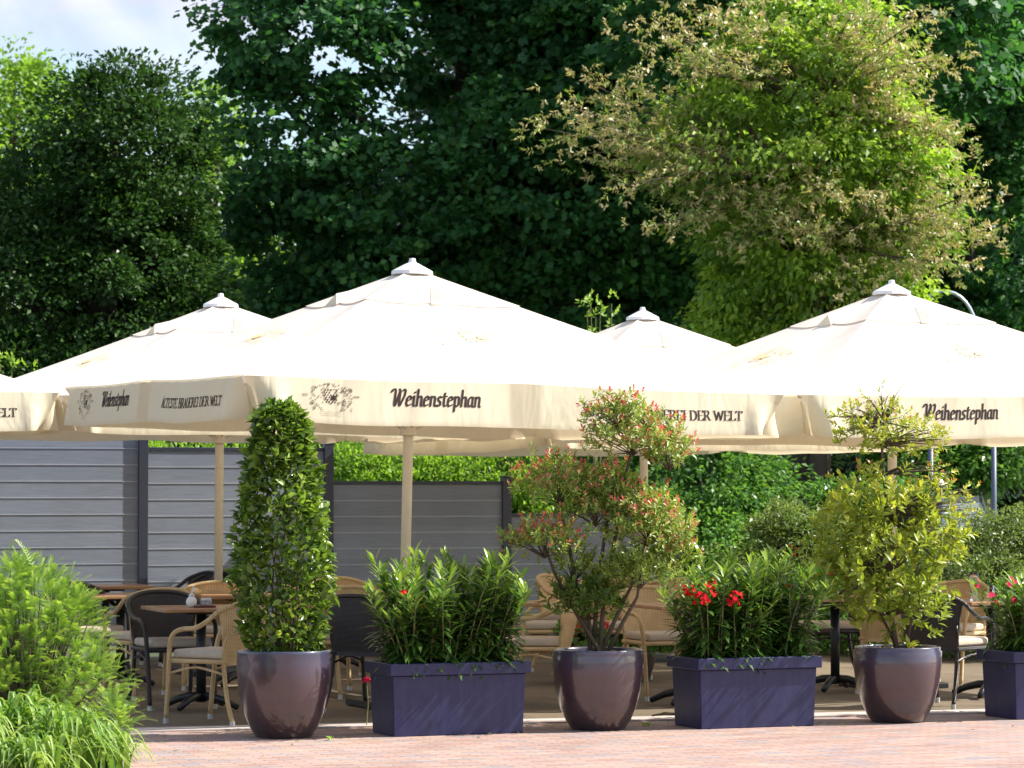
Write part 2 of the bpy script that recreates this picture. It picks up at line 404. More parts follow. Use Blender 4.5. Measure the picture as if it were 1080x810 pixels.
# ------------------------------------------------------------------ mesh helpers
class MB:
    def __init__(s):
        s.v = []; s.f = []; s.mi = []

    def add(s, vs, fs, mi=0):
        b = len(s.v)
        s.v.extend([tuple(v) for v in vs])
        s.f.extend([tuple(b + i for i in f) for f in fs])
        s.mi.extend([mi] * len(fs))
        return s

    def box(s, x0, x1, y0, y1, z0, z1, taper=0.0):
        t = taper
        vs = [(x0 + t, y0 + t, z0), (x1 - t, y0 + t, z0), (x1 - t, y1 - t, z0), (x0 + t, y1 - t, z0), (x0, y0, z1), (x1, y0, z1), (x1, y1, z1), (x0, y1, z1)]
        return s.add(vs, [(3, 2, 1, 0), (4, 5, 6, 7), (0, 1, 5, 4), (1, 2, 6, 5), (2, 3, 7, 6), (3, 0, 4, 7)])

    def tube(s, pts, rad, n=8, cap=True):
        pts = [Vector(p) for p in pts]
        rads = rad if hasattr(rad, '__len__') else [rad] * len(pts)
        rings = []
        up = None
        for i, p in enumerate(pts):
            d = (pts[min(i + 1, len(pts) - 1)] - pts[max(i - 1, 0)])
            d = d.normalized() if d.length > 1e-9 else Vector((0, 0, 1))
            if up is None:
                up = Vector((0, 0, 1)) if abs(d.z) < 0.9 else Vector((1, 0, 0))
            a = d.cross(up)
            if a.length < 1e-4:
                a = d.cross(Vector((0, 1, 0)))
            a.normalize(); b = a.cross(d).normalized(); up = b
            rings.append([p + (a * math.cos(2 * math.pi * k / n) + b * math.sin(2 * math.pi * k / n)) * rads[i] for k in range(n)])
        vs = [v for r in rings for v in r]
        fs = []
        for i in range(len(rings) - 1):
            for k in range(n):
                fs.append((i * n + k, i * n + (k + 1) % n, (i + 1) * n + (k + 1) % n, (i + 1) * n + k))
        if cap:
            fs.append(tuple(range(n))[::-1]); fs.append(tuple((len(rings) - 1) * n + k for k in range(n)))
        return s.add(vs, fs)

    def lathe(s, prof, n=32, c=(0, 0)):
        vs = []; fs = []
        for r, z in prof:
            for k in range(n):
                a = 2 * math.pi * k / n
                vs.append((c[0] + r * math.cos(a), c[1] + r * math.sin(a), z))
        for i in range(len(prof) - 1):
            for k in range(n):
                fs.append((i * n + k, i * n + (k + 1) % n, (i + 1) * n + (k + 1) % n, (i + 1) * n + k))
        return s.add(vs, fs)

    def ball(s, c, r, n=10, m=7, sc=(1, 1, 1)):
        vs = []; fs = []
        for i in range(m + 1):
            th = math.pi * i / m
            for k in range(n):
                a = 2 * math.pi * k / n
                vs.append((c[0] + sc[0] * r * math.sin(th) * math.cos(a), c[1] + sc[1] * r * math.sin(th) * math.sin(a), c[2] + sc[2] * r * math.cos(th)))
        for i in range(m):
            for k in range(n):
                fs.append((i * n + k, (i + 1) * n + k, (i + 1) * n + (k + 1) % n, i * n + (k + 1) % n))
        return s.add(vs, fs)

    def build(s, name, m, parent=None, smooth=False, bevel=0.0, seg=2, loc=None):
        me = bpy.data.meshes.new(name)
        me.from_pydata(s.v, [], s.f)
        me.update()
        o = bpy.data.objects.new(name, me)
        COL.objects.link(o)
        for x in (m if isinstance(m, (list, tuple)) else [m]):
            me.materials.append(x)
        if any(s.mi):
            me.polygons.foreach_set('material_index', s.mi)
        if smooth:
            me.polygons.foreach_set('use_smooth', [True] * len(me.polygons))
        if bevel:
            bm = o.modifiers.new('bevel', 'BEVEL'); bm.width = bevel; bm.segments = seg; bm.limit_method = 'ANGLE'; bm.angle_limit = R(40)
        if parent:
            o.parent = parent
        if loc is not None:
            o.location = loc
        return o


def tag(o, label=None, cat=None, group=None, kind=None):
    if label: o['label'] = label
    if cat: o['category'] = cat
    if group: o['group'] = group
    if kind: o['kind'] = kind
    return o


def thing(name, label, cat, loc=(0, 0, 0), rz=0.0, group=None):
    o = bpy.data.objects.new(name, None)
    o.empty_display_size = 0.2
    COL.objects.link(o)
    o.location = loc; o.rotation_euler = (0, 0, rz)
    return tag(o, label, cat, group)


def dup(root, loc=None, rz=None, label=None):
    def rec(o, par):
        c = o.copy(); COL.objects.link(c)
        if par: c.parent = par
        for ch in list(o.children):
            rec(ch, c)
        return c
    r = rec(root, None)
    if loc is not None: r.location = loc
    if rz is not None: r.rotation_euler = (0, 0, rz)
    if label: r['label'] = label
    return r


def nmesh(name, V, polys, sizes, m, rnd=None, parent=None, smooth=False):
    """fast mesh: V (n,3), polys flat loop indices, sizes per face, rnd per vertex"""
    me = bpy.data.meshes.new(name)
    me.vertices.add(len(V)); me.vertices.foreach_set('co', np.asarray(V, np.float32).ravel())
    me.loops.add(len(polys)); me.loops.foreach_set('vertex_index', np.asarray(polys, np.int32))
    me.polygons.add(len(sizes))
    st = np.concatenate([[0], np.cumsum(sizes)[:-1]]).astype(np.int32)
    me.polygons.foreach_set('loop_start', st)
    if rnd is not None:
        a = me.attributes.new('rnd', 'FLOAT', 'POINT'); a.data.foreach_set('value', np.asarray(rnd, np.float32))
    me.update(calc_edges=True)
    if smooth:
        me.polygons.foreach_set('use_smooth', np.ones(len(sizes), bool))
    me.materials.append(m)
    o = bpy.data.objects.new(name, me); COL.objects.link(o)
    if parent: o.parent = parent
    return o


# leaf templates: x width, y length, z normal
T_FAR = (np.array([[0, 0, 0], [0.5, 0.45, 0.10], [0, 1, -0.08], [-0.5, 0.45, 0.10]]), [(0, 1, 2, 3)])
T_MAPLE = (np.array([[0, 0, 0], [0.55, 0.12, 0.05], [0.30, 0.45, 0.0], [0.5, 0.75, -0.05], [0, 1, -0.12], [-0.5, 0.75, -0.05], [-0.30, 0.45, 0.0], [-0.55, 0.12, 0.05]]),
           [(0, 1, 2, 6), (0, 6, 7), (2, 3, 4, 6), (4, 5, 6)])
T_NEAR = (np.array([[0, 0, 0], [-.40, .28, .10], [0, .30, 0], [.40, .28, .10], [-.44, .62, .06], [0, .65, -.03], [.44, .62, .06], [0, 1, -.14]]),
          [(0, 2, 1), (0, 3, 2), (1, 2, 5, 4), (2, 3, 6, 5), (4, 5, 7), (5, 6, 7)])
T_LONG = (np.array([[0, 0, 0], [-.5, .35, .0], [0, .33, -.015], [.5, .35, .0], [-.42, .7, -.04], [0, .7, -.06], [.42, .7, -.04], [0, 1, -.14]]),
          [(0, 2, 1), (0, 3, 2), (1, 2, 5, 4), (2, 3, 6, 5), (4, 5, 7), (5, 6, 7)])
T_NEEDLE = (np.array([[-.5, 0, 0], [.5, 0, 0], [.3, 1, 0], [-.3, 1, 0]]), [(0, 1, 2, 3)])


def unit(a):
    return a / np.maximum(np.linalg.norm(a, axis=1, keepdims=True), 1e-9)


def leaves(name, tpl, P, A, N, LEN, WID, rnd, m, parent=None):
    """P base points, A leaf axis, N rough normal"""
    tv, tf = tpl
    P = np.asarray(P, float); A = unit(np.asarray(A, float))
    N = np.asarray(N, float)
    X = unit(np.cross(A, N)); Z = np.cross(X, A)
    n = len(P); k = len(tv)
    LEN = np.broadcast_to(LEN, (n,)); WID = np.broadcast_to(WID, (n,))
    V = (P[:, None, :] + X[:, None, :] * (tv[None, :, 0:1] * WID[:, None, None])
         + A[:, None, :] * (tv[None, :, 1:2] * LEN[:, None, None])
         + Z[:, None, :] * (tv[None, :, 2:3] * LEN[:, None, None]))
    flat = np.array([i for f in tf for i in f]); sz = np.array([len(f) for f in tf])
    polys = (flat[None, :] + (np.arange(n) * k)[:, None]).ravel()
    sizes = np.tile(sz, n)
    return nmesh(name, V.reshape(-1, 3), polys, sizes, m, np.repeat(rnd, k), parent)


def rdir(n):
    return unit(rng.normal(size=(n, 3)))


def blob_points(blobs, n, shell=0.55, zmin=None):
    """points on the outer shells of a union of ellipsoids, with outward normals"""
    vols = np.array([(b[1][0] * b[1][1] + b[1][1] * b[1][2] + b[1][0] * b[1][2]) for b in blobs]); vols = vols / vols.sum()
    P = []; N = []
    need = n
    it = 0
    while need > 0 and it < 30:
        it += 1
        k = int(need * 1.6) + 20
        idx = rng.choice(len(blobs), k, p=vols)
        d = rdir(k); rr = shell + (1 - shell) * rng.random(k) ** 0.5
        C = np.array([blobs[i][0] for i in idx]); S = np.array([blobs[i][1] for i in idx])
        pts = C + d * S * rr[:, None]
        keep = np.ones(k, bool)
        for j, (c, s) in enumerate(blobs):
            q = np.linalg.norm((pts - np.array(c)) / np.array(s), axis=1)
            keep &= ~((q < shell * 0.8) & (idx != j))
        if zmin is not None: keep &= pts[:, 2] > zmin
        P.append(pts[keep]); N.append(unit(d[keep] / S[keep])); need -= keep.sum()
    return np.concatenate(P)[:n], np.concatenate(N)[:n]


def clumps(blobs, nclump, per, crad, leaf, width, droop=0.3, shell=0.55, var=0.35, tip=0.0, flat=0.55, zmin=None, lo=0.0):
    """leaf clusters through the outer shell of a crown"""
    C, NO = blob_points(blobs, nclump, shell, zmin)
    nclump = len(C)
    cr = crad * (0.35 + 1.4 * rng.random(nclump) ** 1.5)
    base = rng.random(nclump)
    idx = np.repeat(np.arange(nclump), per)
    n = len(idx)
    d = rdir(n); d[:, 2] = d[:, 2] * flat
    off = d * (cr[idx] * (0.35 + 0.65 * rng.random(n) ** 0.6))[:, None]
    P = C[idx] + off
    no = NO[idx]
    A = unit(d * 0.8 + no * 0.6 + rng.normal(size=(n, 3)) * 0.5 + np.array([0, 0, -droop]))
    Nn = unit(no * 0.35 + np.array([0, 0, 0.8]) + rng.normal(size=(n, 3)) * 0.55)
    up = (off[:, 2] / (crad * flat + 1e-6)) * 0.5 + 0.5
    r = np.clip(lo + (1 - var) * rng.random(n) * 0.8 + var * base[idx] + tip * (up - 0.5), 0, 1)
    Ls = leaf * (0.7 + 0.6 * rng.random(n))
    return C, (P, A, Nn, Ls, Ls * width, r)


def cat_l(*a):
    return [np.concatenate(x) for x in zip(*a)]


def branch_path(a, b, bow=0.1, n=5):
    a = Vector(a); b = Vector(b)
    m = (b - a).length
    off = Vector((random.uniform(-1, 1), random.uniform(-1, 1), random.uniform(-.2, 1))) * m * bow
    return [a.lerp(b, t) + off * math.sin(math.pi * t) for t in [i / n for i in range(n + 1)]]


def proj(P):
    d = P[:, 1]; z = P[:, 2] - EYE
    c, s_ = math.cos(PITCH), math.sin(PITCH)
    f = d * c + z * s_; u = -d * s_ + z * c
    return 540 + P[:, 0] / f * F, 405 - u / f * F


def tree(name, label, cat, base, blobs, lm, bark, trunk_r, trunk_top, nclump, per, crad, leaf, width, tpl=T_FAR, limbs=26, group=None, zmin=None, gaps=(), **kw):
    root = thing(name, label, cat, base, 0, group)
    bv = Vector(base)
    bl = [(tuple(Vector(c) - bv), s) for c, s in blobs]
    C, (P, A, N, Ls, Ws, r) = clumps(bl, nclump, per, crad, leaf, width, zmin=zmin, **kw)
    if gaps:                        # thin places in the crown where the sky or the tree behind shows
        qx, qy = proj(P + np.array(base)); keep = np.ones(len(P), bool)
        for gx_, gy_, ga, gb_, pr in gaps:
            keep &= ~((((qx - gx_) / ga) ** 2 + ((qy - gy_) / gb_) ** 2 < .6 + .7 * rng.random(len(P))) & (rng.random(len(P)) > pr))
        P, A, N, Ls, Ws, r = [q_[keep] for q_ in (P, A, N, Ls, Ws, r)]
    leaves('crown', tpl, P, A, N, Ls, Ws, r, lm, root)
    mb = MB()
    top = Vector(trunk_top) - bv
    path = branch_path((0, 0, 0), top, 0.04, 8)
    mb.tube(path, [trunk_r * (1.25 if i == 0 else 1 - 0.8 * i / 8) for i in range(9)], 10)
    cs = C[rng.choice(len(C), min(limbs, len(C)), replace=False)]
    for c in cs:
        c = Vector(c)
        k = min(7, max(2, int(8 * max(0.2, (c.z - 0.5 * math.hypot(c.x, c.y)) / max(top.z, .1)))))
        s = path[k]
        mb.tube(branch_path(s, c, 0.10, 5), [trunk_r * q * 0.42 for q in (1, .7, .5, .35, .25, .12)], 6)
    mb.build('trunk', bark, root, smooth=True)
    return root


E = Vector((math.cos(R(24.6)), math.sin(R(24.6)), 0))
NV = Vector((-math.sin(R(24.6)), math.cos(R(24.6)), 0))

# ------------------------------------------------------------------ ground
def sheet(name, pts, z, m, kind='structure', h=0.0):
    mb = MB()
    n = len(pts)
    vs = [(x, y, z) for x, y in pts]
    if h:
        vs += [(x, y, z - h) for x, y in pts]
        fs = [tuple(range(n))] + [(i, n + i, n + (i + 1) % n, (i + 1) % n) for i in range(n)]
    else:
        fs = [tuple(range(n))]
    mb.add(vs, fs)
    return tag(mb.build(name, m), kind=kind)


M['lawn'] = simple('park_ground', (0.05, 0.07, 0.025), 0.95, var=0.4, scale=2, bump=0.5, bscale=10)
sheet('ground', [(-1500, -200), (1500, -200), (1500, 2500), (-1500, 2500)], -0.02, M['lawn'])
ke = Vector((math.cos(R(16.5)), math.sin(R(16.5)), 0)); kn = Vector((-ke.y, ke.x, 0))
K0 = Vector((-1.116, 20.86, 0))          # front edge of the pale kerb strip at px 365


def kpt(a, b):
    q = K0 + ke * a + kn * b
    return (q.x, q.y)


sheet('paved_square', [kpt(-16, -22), kpt(18, -22), kpt(18, 0), kpt(-16, 0)], 0.0, M['pavers'])
sheet('kerb_strip', [kpt(-16, 0), kpt(18, 0), kpt(18, 0.30), kpt(-16, 0.30)], 0.012, M['kerb'], h=0.02)
sheet('terrace_floor', [kpt(-16, 0.30), kpt(12, 0.30), kpt(12, 9.0), kpt(-16, 9.0)], 0.004, M['terrace'])


# ------------------------------------------------------------------ lettering: broad-nib strokes
def hull(pts):
    pts = sorted(set((round(x, 6), round(y, 6)) for x, y in pts))
    if len(pts) < 3: return pts
    def half(ps):
        h = []
        for p in ps:
            while len(h) >= 2 and (h[-1][0] - h[-2][0]) * (p[1] - h[-2][1]) - (h[-1][1] - h[-2][1]) * (p[0] - h[-2][0]) <= 0:
                h.pop()
            h.append(p)
        return h
    a = half(pts); b = half(pts[::-1])
    return a[:-1] + b[:-1]


def nib(polys, w, h, ang=0.0):
    c, s = math.cos(ang), math.sin(ang)
    q = [(dx * w / 2 * c - dy * h / 2 * s, dx * w / 2 * s + dy * h / 2 * c) for dx, dy in ((-1, -1), (1, -1), (1, 1), (-1, 1))]
    res = []
    for pl in polys:
        for a, b in zip(pl[:-1], pl[1:]):
            res.append(hull([(a[0] + i, a[1] + j) for i, j in q] + [(b[0] + i, b[1] + j) for i, j in q]))
    return res


SCRIPT = {
    'W': (0.78, [[(-.14, .80), (-.06, .97), (.06, .98), (.10, .85), (.10, .12), (.16, 0), (.36, .86)], [(.30, .99), (.38, .86), (.38, .12), (.44, 0), (.66, .62), (.68, .90), (.60, .99), (.52, .90)]]),
    'e': (0.34, [[(.02, .30), (.24, .40), (.23, .54), (.13, .60), (.02, .46), (.0, .14), (.08, .0), (.24, .10)]]),
    'i': (0.20, [[(-.02, .50), (.04, .60), (.04, .06), (.12, .0)], [(.05, .78), (.09, .84)]]),
    'h': (0.38, [[(.0, 1.0), (.02, .92), (.02, .0)], [(.02, .44), (.16, .60), (.25, .52), (.25, .06), (.32, .0)]]),
    'n': (0.38, [[(-.02, .54), (.03, .60), (.03, .0)], [(.03, .46), (.17, .60), (.26, .52), (.26, .06), (.33, .0)]]),
    's': (0.30, [[(.22, .52), (.12, .60), (.02, .48), (.06, .36), (.19, .24), (.18, .06), (.07, .0), (-.02, .08)]]),
    't': (0.26, [[(.08, .80), (.06, .70), (.06, .10), (.12, .0), (.22, .06)], [(-.04, .58), (.20, .60)]]),
    'p': (0.38, [[(-.02, .54), (.03, .60), (.03, -.30)], [(.03, .48), (.16, .60), (.26, .50), (.26, .12), (.15, .0), (.05, .06)]]),
    'a': (0.38, [[(.25, .52), (.13, .60), (.01, .46), (.0, .14), (.08, .0), (.25, .16)], [(.25, .60), (.25, .06), (.32, .0)]]),
}
ROMAN = {
    'A': (0.74, [[(.06, 0), (.34, 1), (.62, 0)], [(.17, .34), (.51, .34)], [(-.02, 0), (.14, 0)], [(.52, 0), (.72, 0)]]),
    'L': (0.56, [[(.1, 1), (.1, 0), (.5, 0), (.52, .2)], [(.0, 1), (.2, 1)], [(0, 0), (.1, 0)]]),
    'T': (0.66, [[(.0, .82), (.02, 1), (.6, 1), (.62, .82)], [(.31, 1), (.31, 0)], [(.2, 0), (.42, 0)]]),
    'E': (0.60, [[(.1, 1), (.1, 0), (.5, 0), (.54, .18)], [(.0, 1), (.5, 1), (.52, .84)], [(.1, .52), (.42, .52)], [(0, 0), (.1, 0)]]),
    'S': (0.52, [[(.42, .82), (.36, .97), (.2, 1), (.06, .86), (.1, .64), (.36, .42), (.42, .2), (.26, 0), (.08, .04), (.03, .2)]]),
    'B': (0.62, [[(.1, 0), (.1, 1), (.36, 1), (.46, .88), (.44, .62), (.3, .53), (.1, .53)], [(.3, .53), (.5, .42), (.52, .14), (.38, 0), (.0, 0)], [(0, 1), (.1, 1)]]),
    'R': (0.68, [[(.1, 0), (.1, 1), (.36, 1), (.48, .86), (.46, .62), (.32, .5), (.1, .5)], [(.3, .5), (.58, .02), (.66, 0)], [(0, 1), (.1, 1)], [(0, 0), (.2, 0)]]),
    'U': (0.72, [[(.1, 1), (.1, .26), (.2, .04), (.36, 0), (.52, .06), (.6, .28), (.6, 1)], [(0, 1), (.2, 1)], [(.5, 1), (.7, 1)]]),
    'I': (0.34, [[(.14, 1), (.14, 0)], [(.03, 1), (.25, 1)], [(.03, 0), (.25, 0)]]),
    'D': (0.74, [[(.1, 0), (.1, 1), (.34, 1), (.54, .86), (.62, .5), (.54, .14), (.34, 0), (.0, 0)], [(0, 1), (.1, 1)]]),
    'W': (1.0, [[(.04, 1), (.26, 0), (.46, .9), (.68, 0), (.9, 1)], [(-.04, 1), (.14, 1)], [(.8, 1), (.98, 1)]]),
    '1': (0.4, [[(.06, .85), (.18, 1), (.18, 0)]]), '0': (0.5, [[(.2, 1), (.05, .7), (.05, .3), (.2, 0), (.36, .3), (.36, .7), (.2, 1)]]),
    '4': (0.5, [[(.32, 0), (.32, 1), (.02, .3), (.42, .3)]]),
}


def word(text, table, w, h, ang, slant=0.0, gap=0.0):
    x = 0; polys = []
    for ch in text:
        if ch == ' ':
            x += 0.32; continue
        base = 'A' if ch == 'Ä' else ch
        adv, st = table[base]
        st = [list(p) for p in st]
        if ch == 'Ä':
            st += [[(.20, 1.2), (.24, 1.2)], [(.42, 1.2), (.46, 1.2)]]
        for pl in nib(st, w, h, ang):
            polys.append([(px + x + slant * py, py) for px, py in pl])
        x += adv + gap
    return polys, x


def place_word(text, table, w, h, ang, x0, x1, y0, height, slant=0.0, gap=0.0):
    polys, tot = word(text, table, w, h, ang, slant, gap)
    sx = (x1 - x0) / tot
    return [[(x0 + a * sx, y0 + b * height) for a, b in pl] for pl in polys]


def crest(cx, cy, s):
    """shield with lozenges between two curly supporters; returns dark polygons, faint polygons"""
    rr = random.Random(3)
    dark = []; faint = []
    for i in range(5):
        for j in range(6):
            x = cx - 0.26 * s + i * 0.13 * s + (0.065 * s if j % 2 else 0); y = cy + 0.30 * s - j * 0.10 * s
            if y < cy - 0.12 * s - 0.0 and abs(x - cx) > 0.2 * s: continue
            if abs(x - cx) > 0.27 * s: continue
            if x > cx + 0.02 * s and y > cy + 0.12 * s: 
                if (i + j) % 2: continue
            d = 0.05 * s
            dark.append([(x - d * .7, y), (x, y - d), (x + d * .7, y), (x, y + d)])
    dark.append([(cx - .02 * s, cy - .12 * s), (cx + .22 * s, cy - .10 * s), (cx + .24 * s, cy + .08 * s), (cx + .02 * s, cy + .08 * s)])
    dark += nib([[(cx - .28 * s, cy + .34 * s), (cx + .28 * s, cy + .34 * s)], [(cx - .28 * s, cy + .34 * s), (cx - .28 * s, cy), (cx, cy - .3 * s), (cx + .28 * s, cy), (cx + .28 * s, cy + .34 * s)]], .022 * s, .016 * s)
    curls = []
    for k in range(110):
        side = rr.choice((-1, 1))
        px = cx + side * rr.uniform(.32, .95) * s; py = cy + rr.uniform(-.55, .45) * s
        if k > 94:
            px = cx + rr.uniform(-.5, .5) * s; py = cy + rr.uniform(.42, .6) * s
        r0 = rr.uniform(.03, .08) * s; a0 = rr.uniform(0, 6.3); tw = rr.choice((-1, 1))
        curls.append([(px + r0 * (1 - q / 9) * math.cos(a0 + tw * q * .7), py + r0 * (1 - q / 9) * math.sin(a0 + tw * q * .7)) for q in range(7)])
    faint += nib(curls, .022 * s, .010 * s, .6)
    for k in range(3):
        faint += nib([[(cx - .5 * s + .12 * q * s, cy - .62 * s - .08 * k * s + .02 * s * math.sin(q * 2 + k)) for q in range(9)]], .01 * s, .008 * s)
    faint += place_word('SEIT', ROMAN, .12, .08, 0, cx - 1.30 * s, cx - 1.02 * s, cy + .02 * s, .09 * s)
    faint += place_word('1040', ROMAN, .12, .08, 0, cx + 1.02 * s, cx + 1.30 * s, cy + .02 * s, .09 * s)
    return dark, faint


def parasol(label, cx, cy, eave, apex, tilt=(0, 0), vh=0.31, seed=0, half=2.0, mid_dip=0.0):
    rr = random.Random(seed)
    root = thing('parasol', label, 'parasol', (cx, cy, 0.0), R(24.6), 'large square beer garden parasols')
    ph = [rr.uniform(0, 6.28) for _ in range(8)]

    def edge(k, s):
        """roof edge point of side k (0 front, 1 right, 2 back, 3 left) seen from outside, s from its left end"""
        c = [(-half, -half), (half, -half), (half, half), (-half, half)]
        a = c[k]; b = c[(k + 1) % 4]
        x = a[0] + (b[0] - a[0]) * s; y = a[1] + (b[1] - a[1]) * s
        sag = 0.015 * abs(math.sin(2 * math.pi * s)) ** 1.2 + mid_dip * (1 - abs(2 * s - 1))
        return Vector((x, y, eave - sag - 0.012 * (abs(2 * s - 1)) ** 6))
    outn = [Vector((0, -1, 0)), Vector((1, 0, 0)), Vector((0, 1, 0)), Vector((-1, 0, 0))]
    # roof: rows from a small ring under the cap to the edge
    NS = 16; NR = 14
    vs = []; fs = []
    vent = 0.30
    def roofpt(k, s, t, lift=0.0):
        e = edge(k, s)
        ez = e.z
        z = apex + (ez - apex) * t
        z -= 0.024 * abs(math.sin(2 * math.pi * s)) * math.sin(math.pi * t) + 0.018 * math.sin(math.pi * t)
        return Vector((e.x * t, e.y * t, z + lift))
    for k in range(4):
        b = len(vs)
        for i in range(NR + 1):
            t = 0.05 + 0.95 * i / NR
            for j in range(NS + 1):
                vs.append(roofpt(k, j / NS, t))
        for i in range(NR):
            for j in range(NS):
                q = b + i * (NS + 1) + j
                fs.append((q, q + NS + 1, q + NS + 2, q + 1))
    mb = MB(); mb.add(vs, fs)
    mb.build('canopy', M['roof'], root, smooth=False)
    # upper wind vent cover: a second, smaller skin a little above the first
    mb = MB()
    for k in range(4):
        b = len(mb.v); vv = []; ff = []
        for i in range(7):
            t = 0.045 + (vent - 0.045) * i / 6
            for j in range(NS + 1):
                vv.append(roofpt(k, j / NS, t, 0.005 + 0.004 * i / 6))
        for i in range(6):
            for j in range(NS):
                q = i * (NS + 1) + j
                ff.append((q, q + NS + 1, q + NS + 2, q + 1))
        mb.add(vv, ff)
    mb.build('wind_vent', M['roof'], root)
    # raised vent mouths, one per face, a triangular hood
    for k in range(4):
        mb = MB()
        m_ = roofpt(k, .5, vent, 0.03); l_ = roofpt(k, .5 - .09, vent + .015, 0.012); r_ = roofpt(k, .5 + .09, vent + .015, 0.012)
        tp = roofpt(k, .5, vent - .005, 0.062); bk = roofpt(k, .5, vent - .13, 0.012)
        mb.add([l_, r_, tp, bk], [(0, 1, 2)])
        mb.build('vent_mouth', M['valance'], root)
        mb = MB(); mb.add([l_, tp + Vector((0, 0, .004)), r_, bk], [(0, 1, 3), (1, 2, 3)]); mb.build('vent_hood', M['roof'], root)
    # ochre crest printed on each roof face
    dk, ft = crest(0, 0, 0.34)
    for k in (0, 3):
        mb = MB()
        def rp_(u, v, k=k):
            t = 0.60 - v / 2.2
            s = 0.5 + u / (4 * t)
            e = roofpt(k, s, t, 0.010)
            return e
        for pl in dk + [p for i, p in enumerate(ft) if i % 2]:
            mb.add([rp_(*q) for q in pl], [tuple(range(len(pl)))])
        mb.build('printed_crest', M['ochre'], root)
    # valances
    dk0, ft0 = crest(0.60, -0.125, 0.155)
    big = place_word('Weihenstephan', SCRIPT, .125, .055, .35, 1.03, 1.67, -0.165, 0.115, slant=.16, gap=.03)
    sml = place_word('ÄLTESTE BRAUEREI DER WELT', ROMAN, .15, .06, 0, 2.44, 3.66, -0.195, 0.066)

    def vpos(k, s, t, off=0.0):
        e = edge(k, s)
        n = outn[k]
        cfold = 0.0
        tang = Vector((-n.y, n.x, 0)); slide = Vector((0, 0, 0))
        for c0, sg in ((s, 1), (1 - s, -1)):
            if c0 < 0.075:
                q = 1 - c0 / 0.075
                cfold += -(0.17 if sg == 1 else 0.12) * q * q * t
                cfold += 0.050 * math.sin(q * 3.14 * 1.6) * t
                slide = tang * (sg * 0.125 * q ** 1.6 * t ** 1.5)
        rip = 0.010 * math.sin(s * 17 + ph[k] + t) * t + 0.005 * math.sin(s * 41 + ph[k + 4] + t * 3) * t + 0.002 * math.sin(s * 97 + 3 * t + ph[k])
        o = n * (0.012 + cfold + rip + off + 0.035 * t) + slide
        d = vh * t * (1 - 0.03 * math.sin(s * 11 + ph[k]) ** 2)
        if s < 0.075: d *= 1 - 0.10 * (1 - s / 0.075) ** 2
        if s > 0.925: d *= 1 - 0.10 * (1 - (1 - s) / 0.075) ** 2
        return e + o + Vector((0, 0, -d))
    NA, NB = 120, 8
    for k in range(4):
        V = []; rn = []
        for i in range(NB + 1):
            for j in range(NA + 1):
                s = 0.003 + 0.994 * j / NA; t = i / NB
                V.append(vpos(k, s, t)); rn.append(1.0 if abs(s - .5) < .025 or t > .9 else 0.0)
        pol = []
        for i in range(NB):
            for j in range(NA):
                q = i * (NA + 1) + j
                pol += [q, q + NA + 1, q + NA + 2, q + 1]
        va = nmesh('valance', np.array([tuple(v) for v in V]), pol, [4] * (NA * NB), M['valance'], rn, root, smooth=True)
        for polys, mm, nm in ((dk0, M['print'], 'crest_shield'), (big, M['print'], 'lettering'), (sml, M['print'], 'lettering'), (ft0, M['print_faint'], 'crest_scrollwork')):
            mb = MB()
            for pl in polys:
                mb.add([vpos(k, x / (2 * half), -y / vh, 0.0025) for x, y in pl], [tuple(range(len(pl)))])
            mb.build(nm, mm, va)
    # cap, pole, ribs
    mb = MB(); mb.lathe([(0.0, apex + 0.078), (0.022, apex + 0.074), (0.028, apex + 0.045), (0.05, apex + 0.035), (0.15, apex - 0.018), (0.155, apex - 0.045), (0.12, apex - 0.045)], 12)
    mb.build('finial', M['white_cap'], root)
    mb = MB(); mb.tube([(0, 0, 0.02), (0, 0, apex - 0.02)], 0.037, 16); mb.build('pole', M['pole'], root, smooth=True)
    mb = MB(); mb.box(-.32, .32, -.32, .32, 0.0, 0.05); mb.tube([(0, 0, .04), (0, 0, .30)], .05, 14); mb.build('base_plate', M['iron'], root, bevel=.008)
    mb = MB(); mb.tube([(0, 0, 1.98), (0, 0, 2.08)], .06, 14); mb.build('hub', M['pole'], root)
    for k in range(4):
        for s in (0.0, 0.5):
            e = edge(k, s); mb = MB()
            tp = Vector((e.x * .04, e.y * .04, apex - .10)); en = Vector((e.x * .985, e.y * .985, e.z - .06))
            mb.tube([tp, en], .014, 6)
            mb.build('rib', M['pole'], root)
            mb = MB()
            mb.tube([(e.x * .02, e.y * .02, 2.03), tp.lerp(en, .5) + Vector((0, 0, -.02))], .010, 6)
            mb.build('strut', M['pole'], root)
    root.rotation_mode = 'XYZ'
    # lean: tilt about the world Y (and X) axis, then turn
    root.rotation_euler = (Matrix.Rotation(R(tilt[0]), 3, 'Y') @ Matrix.Rotation(R(tilt[1]), 3, 'X') @ Matrix.Rotation(R(24.6), 3, 'Z')).to_euler('XYZ')
    return root


PX = lambda px, Y: (px - 540) / F * Y
parasol('large cream parasol nearest the camera, its front valance above the laurel column', -0.80, 22.85, 2.315, 3.20, (1.25, 0), 0.30, 1)
parasol('large cream parasol on the right, behind the yellow green potted tree', 3.05, 25.1, 2.275, 3.19, (0, 0), 0.31, 2)
parasol('cream parasol in the second row, rising left of the nearest one', -2.52, 26.85, 2.32, 3.19, (0.3, 0), 0.30, 3)
parasol('cream parasol in the second row between the nearest and the right one', 1.23, 28.9, 2.25, 3.19, (-0.4, 0), 0.31, 4, mid_dip=0.03)
parasol('cream parasol cut off by the left edge of the photo', -6.14, 25.06, 2.34, 3.20, (0, 0), 0.31, 5)

